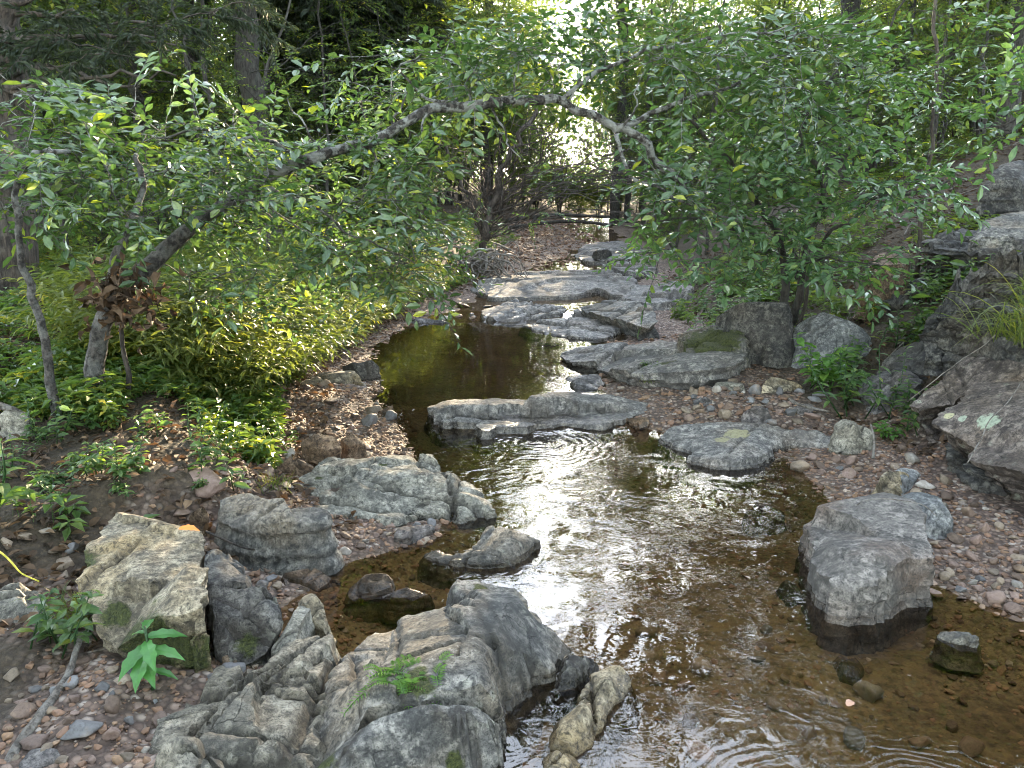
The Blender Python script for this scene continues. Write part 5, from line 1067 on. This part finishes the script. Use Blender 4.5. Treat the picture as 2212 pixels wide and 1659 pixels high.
cover('grass', 'yellow-green stiltgrass spilling down the left bank of the creek', P, SG, .7, 1.75, 'grassy', rg, lambda P: .25 + .25 * n2(P[:, 0], P[:, 1], 1.3, 2, 9), (.35, -.35, 0))
def hp(seed, n=6, l=.08, lw=.45):
    r = np.random.default_rng(seed); a = Acc(); h = r.uniform(.06, .2); V, F = tube(np.array([(0, 0, 0), (.01, 0, h)]), [.002, .0012], 3); a.add(V, F, .2)
    for i in range(n):
        an = i * 2.4; d = np.array((math.cos(an), math.sin(an), r.uniform(-.3, .4))); V, F = leaf(1, lw, .15, .25, False)
        scatter(a, (V, F, np.zeros(len(V))), frames(d[None]), np.array([[0, 0, h * (.5 + .5 * i / n)]]), l * r.uniform(.6, 1.2), r.uniform(0, .9), 0)
    return np.concatenate(a.V), [np.concatenate(f) for f in a.F.values()], np.concatenate(a.T)
HP = [hp(k, 6 + k % 4) for k in range(6)]
P = place(30000, lambda x, y: (XL(y) - x > WL(y) - .05) & (n2(x, y, 1.1, 3, 21) > -.4 + .55 * (y < 4.4)), -11, 2, 2.9, 20, rg)
cover('undergrowth', 'low green undergrowth covering the forest floor left of the creek', P, HP, .45, 1.1, 'herb', rg, lambda P: .38 + .2 * n2(P[:, 0], P[:, 1], .7, 2, 9))
PR_ = place(27000, lambda x, y: (x - XR(y) > WR(y) * .6 + .1) & (n2(x, y, .8, 3, 25) > .0 - .5 * (y < 10.5) * (x < 4.6) * (y > 4.6)) & ~((x > 1.9) & (x < 2.9) & (y > 5) & (y < 6.6)) & ((y > 5.2) | (x - XR(y) > WR(y) + .5)), 1.5, 16, 2.4, 24, rg)
P = place(2600, lambda x, y: (XL(y) - x > .75) & (n2(x, y, 1.6, 2, 29) > -.25), -2.9, -1.05, 3.9, 5.4, rg)
cover('undergrowth', 'pale green leafy weeds at the foot of the left bank', P, HP, .5, 1.05, 'herb', rg, lambda P: .5)
P = PR_
cover('undergrowth', 'sparse green undergrowth on the slope right of the creek', P, HP, .5, 1.3, 'leaf_bg', rg, lambda P: .3 + .2 * n2(P[:, 0], P[:, 1], .7, 2, 9))
acc = Acc(); V, F = leaf(1, .55, .25, .15)
for n, x0, x1, y0, y1, tst in ((30000, -9, 0, 2.2, 14, lambda x, y: XL(y) - x > WL(y) * .45), (32000, 1.6, 12, 2.4, 14, lambda x, y: x - XR(y) > WR(y) * .85), (2500, -2.5, 3, 15, 30, lambda x, y: (XL(y) - x > .3))):
    P = place(n, tst, x0, x1, y0, y1, rg); m = len(P)
    scatter(acc, (V, F, np.zeros(len(V))), frames(rg.normal(0, 1, (m, 3)) * (1, 1, .3), rg.normal(0, .45, (m, 3)) + (0, 0, 1)), P + (0, 0, .018), rg.uniform(.022, .066, m) * (1 + P[:, 1] * .02), rg.beta(1.4, 1.7, m) * np.where(P[:, 0] > 1.6, .55, 1), 0)
tag(link('leaf_litter', acc.mesh('leaf_litter', M['deadleaf'], False)), 'brown fallen leaves covering the banks and the hillside', 'leaf litter', kind='stuff')
acc = Acc()
for k in range(420):
    sd = k % 3
    x, y = (rg.uniform(-7, -1), rg.uniform(3, 12)) if sd == 0 else (rg.uniform(2, 8), rg.uniform(4, 11))
    if (sd == 0 and XL(y) - x < WL(y) * .8) or (sd and x - XR(y) < WR(y)): continue
    an = rg.uniform(0, PI); L = rg.uniform(.1, .45); d = np.array((math.cos(an), math.sin(an))) * L
    q = [np.array((x + d[0] * t, y + d[1] * t, gz(x + d[0] * t, y + d[1] * t) + .012 + rg.uniform(0, .03))) for t in (0, .5, 1)]
    acc.add(*tube(np.array(q), np.array((.005, .004, .002)) * rg.uniform(.7, 1.6), 4))
tag(link('twig_litter', acc.mesh('twig_litter', M['dead'])), 'small dry twigs strewn over the leaf litter on both banks', 'twigs', kind='stuff')
# orange leaf and two floating leaves
def fallen_leaf(label, p, s, col, rz):
    V, F = toothed(1, .45, 3); m, nt = newmat('single_leaf'); c = N(nt, 'BsdfPrincipled', inp={'Base Color': (*col, 1), 'Roughness': .6}); finish(nt, c.outputs[0])
    me = np_mesh('fallen_leaf', V * s, F, m, None, False); o = link('fallen_leaf', me, p); o.rotation_euler = (.15, .1, rz); return tag(o, label, 'leaf')
fallen_leaf('orange fallen leaf resting on top of the tan lichen boulder', at(386, 1142, .345), .075, (.62, .2, .03), .1)
fallen_leaf('pinkish brown leaf floating on the shallow water at lower right', at(1830, 1525, .004), .05, (.42, .24, .16), .8)
fallen_leaf('small pale leaf floating near the square slate boulder foot', at(1620, 1250, .004), .035, (.3, .22, .15), 2)

# ------------------------------------------------------------------ woods: bushes and trees, copied
def bush_proto(seed, h, r, ns, nspr, size, mat_l, spr):
    rg = np.random.default_rng(seed); g = Grower(rg)
    for k in range(ns):
        a = k * 2 * PI / ns + rg.uniform(-.5, .5); rr = r * rg.uniform(.4, .9); hh = h * rg.uniform(.7, 1)
        g.stem([np.array((rg.normal(0, .06), rg.normal(0, .06), -.15)), np.array((math.cos(a) * rr * .35, math.sin(a) * rr * .35, hh * .5)), np.array((math.cos(a) * rr, math.sin(a) * rr, hh))], .022 * h / 2.5, .006, 5, 16, .06, seed * 7 + k)
    u = rg.normal(size=(nspr, 3)); u /= np.linalg.norm(u, axis=1, keepdims=True); rad = rg.uniform(.35, 1, nspr) ** .6
    lump = 1 + .3 * fbm(u * 2 + seed, 2, seed)
    A_ = u * (rad * lump)[:, None] * (r, r, h * .46) + (0, 0, h * .56); A_ = A_[A_[:, 2] > .12]
    g.reach(A_, .009, spr, size, 2, None, .1); u = rg.normal(size=(45, 3)); u /= np.linalg.norm(u, axis=1, keepdims=True); g.reach(u * (r * 1.25, r * 1.25, h * .5) + (0, 0, h * .6), .012, spr, bare=True); return g
def tree_proto(seed, h, tr, cr, cb, nspr, size, spr, lean=.3, droop=0.):
    rg = np.random.default_rng(seed); g = Grower(rg); tp = np.array((rg.normal(0, lean), rg.normal(0, lean), h))
    Q = g.stem([np.array((0, 0, -.4)), np.array((rg.normal(0, .1), rg.normal(0, .1), h * .3)), tp * .6 + rg.normal(0, .2, 3) * (1, 1, 0), tp], tr, tr * .22, 10, 44, .08, seed)
    for k in range(15):
        t = cb / h + (1 - cb / h) * (k + .5) / 15; i = int(t * 43); a = k * 2.4 + rg.uniform(-.4, .4); L = cr * (1.15 - .75 * t) * rg.uniform(.7, 1.1); b = Q[i]
        e = b + np.array((math.cos(a) * L, math.sin(a) * L, L * (.35 - droop))); g.stem([b, .5 * (b + e) + (0, 0, .12 * L), e], tr * .28 * (1.2 - t), .012, 5, 12, .1, seed * 3 + k)
    A_ = []
    while len(A_) < nspr:
        q = rg.uniform(-1, 1, 3)
        if q @ q > 1 or q @ q < .08: continue
        if fbm((q * 1.7 + seed)[None], 2, seed)[0] < -.15: continue
        z = cb + (h - cb) * (q[2] + 1) / 2; f = 1.1 - .5 * (q[2] + 1) / 2
        A_.append(np.array((tp[0] * z / h + q[0] * cr * f, tp[1] * z / h + q[1] * cr * f, z)))
    g.reach(np.array(A_), .014, spr, size, 2, None, .05, maxd=3.5); return g
bushes = [bush_proto(201, 2.4, 1.1, 6, 170, 1.05, 'leaf_bg', SPR_BG), bush_proto(202, 3.2, 1.3, 7, 220, 1.1, 'leaf_bg', SPR_BG), bush_proto(203, 1.6, 1.0, 6, 120, .9, 'leaf_bg', SPR_BG), bush_proto(204, 4.2, 1.4, 5, 260, 1.15, 'leaf_bg', SPR_BG)]
trees = [tree_proto(221, 13, .15, 2.3, 3.0, 420, 1.5, SPR_BG), tree_proto(222, 16, .19, 2.8, 4.0, 520, 1.6, SPR_BG), tree_proto(223, 10, .1, 1.8, 1.6, 360, 1.3, SPR_BG), tree_proto(224, 15, .2, 2.6, 6.0, 420, 1.6, SPR_BG)]
trees.append(tree_proto(225, 9, .27, 2.2, 4.5, 260, 1.3, SPR_BG))
cedars = [tree_proto(231, 11, .15, 1.9, 1.6, 560, 1.5, SPR_CED, .15, .35)]
PROTO = {}
def proto(key, g, name, wm, lm, wn='trunk'):
    o = g.build(name, 'x', 'x', (0, 0, 0), M[wm], M[lm], None, wn); PROTO[key] = [o, False]
for i, q in enumerate(bushes): proto('b%d' % i, q, 'woodland_bush', 'bark', 'leaf_bg', 'stems')
for i, q in enumerate(trees): proto('t%d' % i, q, 'woodland_tree', 'bark', 'leaf_bg')
proto('c0', cedars[0], 'cedar_tree', 'bark_cedar', 'leaf_dark')
PUT = {'b': [], 't': [], 'c': []}
def lane(x, y):                  # the open lane in the woods through which low sun reaches the left bank
    return abs(x - (-1.75 + .146 * (y - 4.9))), .3 + .261 * (y - 4.9)
def put(key, x, y, sc, rz):
    o, used = PROTO[key]; z = gz(x, y)
    if not used: o.location = (x, y, z); o.rotation_euler = (0, 0, rz); o.scale = (sc,) * 3; PROTO[key][1] = True
    else: o = copy_tree(o, (x, y, z), rz, sc)
    PUT[key[0]].append(o); return o
def pxx(px, y): return (px - 1106) / FP * (y * CP + (0) * SP) * 1.03
rg = np.random.default_rng(300)
# trees one can make out
for key, px, y, sc in (('t4', 1785, 15, 1.0), ('t2', 1895, 19, .85), ('t3', 1320, 27, .95), ('c0', 785, 15, 1.1), ('t0', 1060, 30, .9), ('t2', 350, 12, 1), ('t3', 270, 15, .8), ('t0', 120, 13, 1), ('t2', 930, 22, .9), ('t2', 1990, 14, .6), ('t1', 2120, 12, .8), ('c0', 2150, 17, 1.2), ('t2', 560, 25, 1.1), ('t2', 1640, 24, .7), ('t2', 1500, 33, .8), ('t0', 830, 30, .9), ('t3', 450, 18, .9), ('t1', 30, 19, 1), ('t2', 1000, 38, .9), ('t0', 1420, 44, .9)):
    put(key, pxx(px, y), y, sc, rg.uniform(0, 6))
def far_from(x, y, lst, d): return all((x - o.location.x) ** 2 + (y - o.location.y) ** 2 > d * d for o in lst)
tries = 0
for y in (25, 28, 31, 34, 37, 40, 43):
    for a in (-.06, -.01, .04, .09, .14, .19, .24, .29, .34):
        a2 = a + rg.uniform(-.025, .025); yy = y + rg.uniform(-1.5, 1.5)
        if lane(a2 * yy, yy)[0] < 1.7: continue
        if rg.uniform() < .75 and (yy > 29 or not XL(yy) - .3 < a2 * yy < XR(yy) + .3): put(('t2', 't0', 't2')[int(rg.integers(3))], a2 * yy, yy, rg.uniform(.55, .9), rg.uniform(0, 6))
while len(PUT['t']) < 112 and tries < 4000:
    tries += 1; y = 11 + 34 * rg.uniform() ** .8; a = rg.uniform(-.85, .85); x = a * y
    if -.08 < a < .44 and y < 27 + (10 if a > .1 else 0): continue
    if XL(y) - 1.2 < x < XR(y) + 1 or lane(x, y)[0] < 2.4: continue
    if not far_from(x, y, PUT['t'] + PUT['c'], 1.6 + y * .03): continue
    put('t%d' % rg.integers(0, 4), x, y, rg.uniform(.75, 1.1), rg.uniform(0, 6))
tries = 0
while len(PUT['b']) < 62 and tries < 6000:
    tries += 1; y = 8.5 + 28 * rg.uniform() ** 1.2; a = rg.uniform(-.78, .78); x = a * y
    if XL(y) - WL(y) - 1.0 < x < XR(y) + WR(y) + (1.2 if y > 9 else 2.2): continue
    if y < 14 and x > 2.6 or (lane(x, y)[0] < 1.6 and lane(x, y)[1] < 4.5): continue
    if y < 10 and rg.uniform() < .5: continue
    if not far_from(x, y, PUT['b'], .9): continue
    put(('b0', 'b1', 'b2', 'b3')[int(rg.integers(0, 4))] if y > 9 else ('b0', 'b2')[int(rg.integers(0, 2))], x, y, rg.uniform(.8, 1.25), rg.uniform(0, 6))
# pole saplings: thin stems with sparse leaves
def pole(seed, h, n):
    rg = np.random.default_rng(seed); g = Grower(rg); g.stem([np.array((0, 0, -.2)), np.array((rg.normal(0, .12), rg.normal(0, .12), h * .5)), np.array((rg.normal(0, .4), rg.normal(0, .4), h))], .032, .008, 6, 24, .05, seed)
    u = rg.normal(0, .5, (n, 3)); u[:, 2] = h * rg.uniform(.22, 1, n); u[:, :2] *= (1.25 - .7 * u[:, 2:] / h); g.reach(u, .009, SPR_BG, .85, 1, None, .1); u = rg.normal(0, .5, (18, 3)); u[:, 2] = h * rg.uniform(.15, .9, 18); g.reach(u, .01, SPR_BG, bare=True); return g
for i in range(4): proto('p%d' % i, pole(260 + i, (4.5, 6, 7, 5)[i], (45, 60, 70, 40)[i]), 'pole_sapling', 'bark', 'leaf_bg')
PUT['p'] = []; tries = 0
while len(PUT['p']) < 75 and tries < 3000:
    tries += 1; y = 8 + 26 * rg.uniform(); a = rg.uniform(-.75, .75); x = a * y
    if XL(y) - WL(y) - .2 < x < XR(y) + WR(y) + .3 or (y < 11 and x > 0): continue
    if not far_from(x, y, PUT['p'], .7) or (lane(x, y)[0] < .9 and y < 26): continue
    put('p%d' % rg.integers(0, 4), x, y, rg.uniform(.7, 1.15), rg.uniform(0, 6))
for a, y in ((.06, 31), (.085, 33), (.11, 32), (.03, 34), (.07, 37), (.135, 35), (.0, 32), (.05, 40), (.1, 41), (.16, 38)): put('b%d' % rg.integers(0, 4), a * y, y, rg.uniform(.8, 1.1), rg.uniform(0, 6))
for key, tx, cat, gp in (('p', 'thin pole sapling in the woods, {} from the left', 'sapling', 'pole saplings in the woods'), ('b', 'leafy bush in the woods, {} from the left', 'bush', 'bushes filling the woods'), ('t', 'slender broadleaf tree in the woods, {} from the left', 'tree', 'broadleaf trees of the woods'), ('c', 'dark cedar in the woods, {} from the left', 'tree', 'dark cedars in the woods')):
    side = lambda o: 'left' if o.location.x < XL(o.location.y) else 'right'
    for sd_ in ('left', 'right'):
        for k, o in enumerate(sorted([o for o in PUT[key] if side(o) == sd_], key=lambda o: o.location.x / o.location.y)): tag(o, tx.format(ordn(k)).replace('in the woods', f'in the woods {sd_} of the creek').replace('in woods', f'in woods {sd_} of the creek'), cat, gp)
# far woods that read as one mass
rg = np.random.default_rng(310); acc = Acc(); V, F = leaf(1, .6, .2, .2, False); n = 270000
y = rg.uniform(44, 80, n); a = rg.uniform(-.95, .95, n); x = a * y; z = rg.uniform(0, 1, n) ** 1.1 * (20 + 5 * n2(x, y, .12, 2, 4))
cl = fbm(np.stack([x * .35, y * .2, z * .4], 1), 3, 55); gap = np.exp(-((a - .07) / .16) ** 2)
q = (cl > -.22 + .08 * gap * sstep((z - 7) / 9)); q &= ~((np.abs(x - (-1.75 + .146 * (y - 4.9))) < 2.2) & (np.abs(z + 1 - (.3 + .261 * (y - 4.9))) < 2.6)); x, y, z = x[q], y[q], z[q]; m = len(x)
scatter(acc, (V, F, np.zeros(len(V))), frames(rg.normal(0, 1, (m, 3))), np.stack([x, y, z + G(x, y)], 1), rg.uniform(.22, .46, m), rg.beta(2, 2.5, m), 0)
tag(link('forest', acc.mesh('forest', M['leaf_bg'], False)), 'far woods closing the view beyond the creek', 'forest', kind='stuff')

# unseen woods added round the viewer to shade the creek, sky open above it
rg = np.random.default_rng(320); acc = Acc(); n = 60000; V, F = leaf(1, .6, .2, .2, False)
x = rg.uniform(-20, 20, n); y = rg.uniform(-22, 7, n); z = rg.uniform(4.5, 15, n); cl = fbm(np.stack([x * .3, y * .3, z * .35], 1), 3, 77)
q = (cl > -.05) & ~((np.abs(x - .12 * y - .4) < 1.9 + .12 * z) & (y > -3)) & ((np.abs(x) > 5.5 - y * .1) | (y < -1.5)); x, y, z = x[q], y[q], z[q]; m = len(x)
scatter(acc, (V, F, np.zeros(len(V))), frames(rg.normal(0, 1, (m, 3)) * (1, 1, .5)), np.stack([x, y, z], 1), rg.uniform(.3, .55, m), rg.beta(2, 2.5, m), 0)
for k in range(26):
    a, b_ = rg.uniform(-16, 16), rg.uniform(-20, -3); acc.add(*tube(np.array([(a, b_, gz(a, b_) - .2), (a + .2, b_, 6), (a + .1, b_ + .3, 13)]), [.2, .15, .06], 8), 0)
tag(link('forest', acc.mesh('forest', M['leaf_bg'], False)), 'unseen woods added round the viewer to shade the near end of the creek', 'forest', kind='stuff')

# ------------------------------------------------------------------ light
EL, AZ = math.radians(14.5), math.radians(8.3)
w = bpy.data.worlds.new('World'); SC.world = w; w.use_nodes = True; nt = w.node_tree; nt.nodes.clear()
sky = nt.nodes.new('ShaderNodeTexSky'); sky.sky_type = 'NISHITA'; sky.sun_disc = False; sky.sun_elevation = EL; sky.sun_rotation = AZ; sky.air_density = 1.0; sky.dust_density = .4; sky.ozone_density = 1.0
bg = nt.nodes.new('ShaderNodeBackground'); bg.inputs[1].default_value = .15; ow = nt.nodes.new('ShaderNodeOutputWorld')
hs = nt.nodes.new('ShaderNodeHueSaturation'); hs.inputs['Saturation'].default_value = .5; nt.links.new(sky.outputs[0], hs.inputs['Color']); nt.links.new(hs.outputs[0], bg.inputs[0]); nt.links.new(bg.outputs[0], ow.inputs[0])
sl = bpy.data.lights.new('sun', 'SUN'); sl.energy = 3.0; sl.angle = math.radians(.5); sl.color = (1, .80, .52)
so = bpy.data.objects.new('sun', sl); COL.objects.link(so)
sd = Vector((math.sin(AZ) * math.cos(EL), math.cos(AZ) * math.cos(EL), math.sin(EL))); so.rotation_euler = sd.to_track_quat('Z', 'Y').to_euler(); so.location = (5, 30, 20)
SC.view_settings.view_transform = 'Standard'; SC.view_settings.look = 'None'; SC.view_settings.gamma = 1; SC.view_settings.exposure = 4.1
cy = SC.cycles; cy.max_bounces = 7; cy.diffuse_bounces = 4; cy.glossy_bounces = 3; cy.transmission_bounces = 4; cy.transparent_max_bounces = 8; cy.use_denoising = True; cy.filter_width = 1.0; cy.sample_clamp_indirect = 6
cy.caustics_reflective = False; cy.caustics_refractive = False
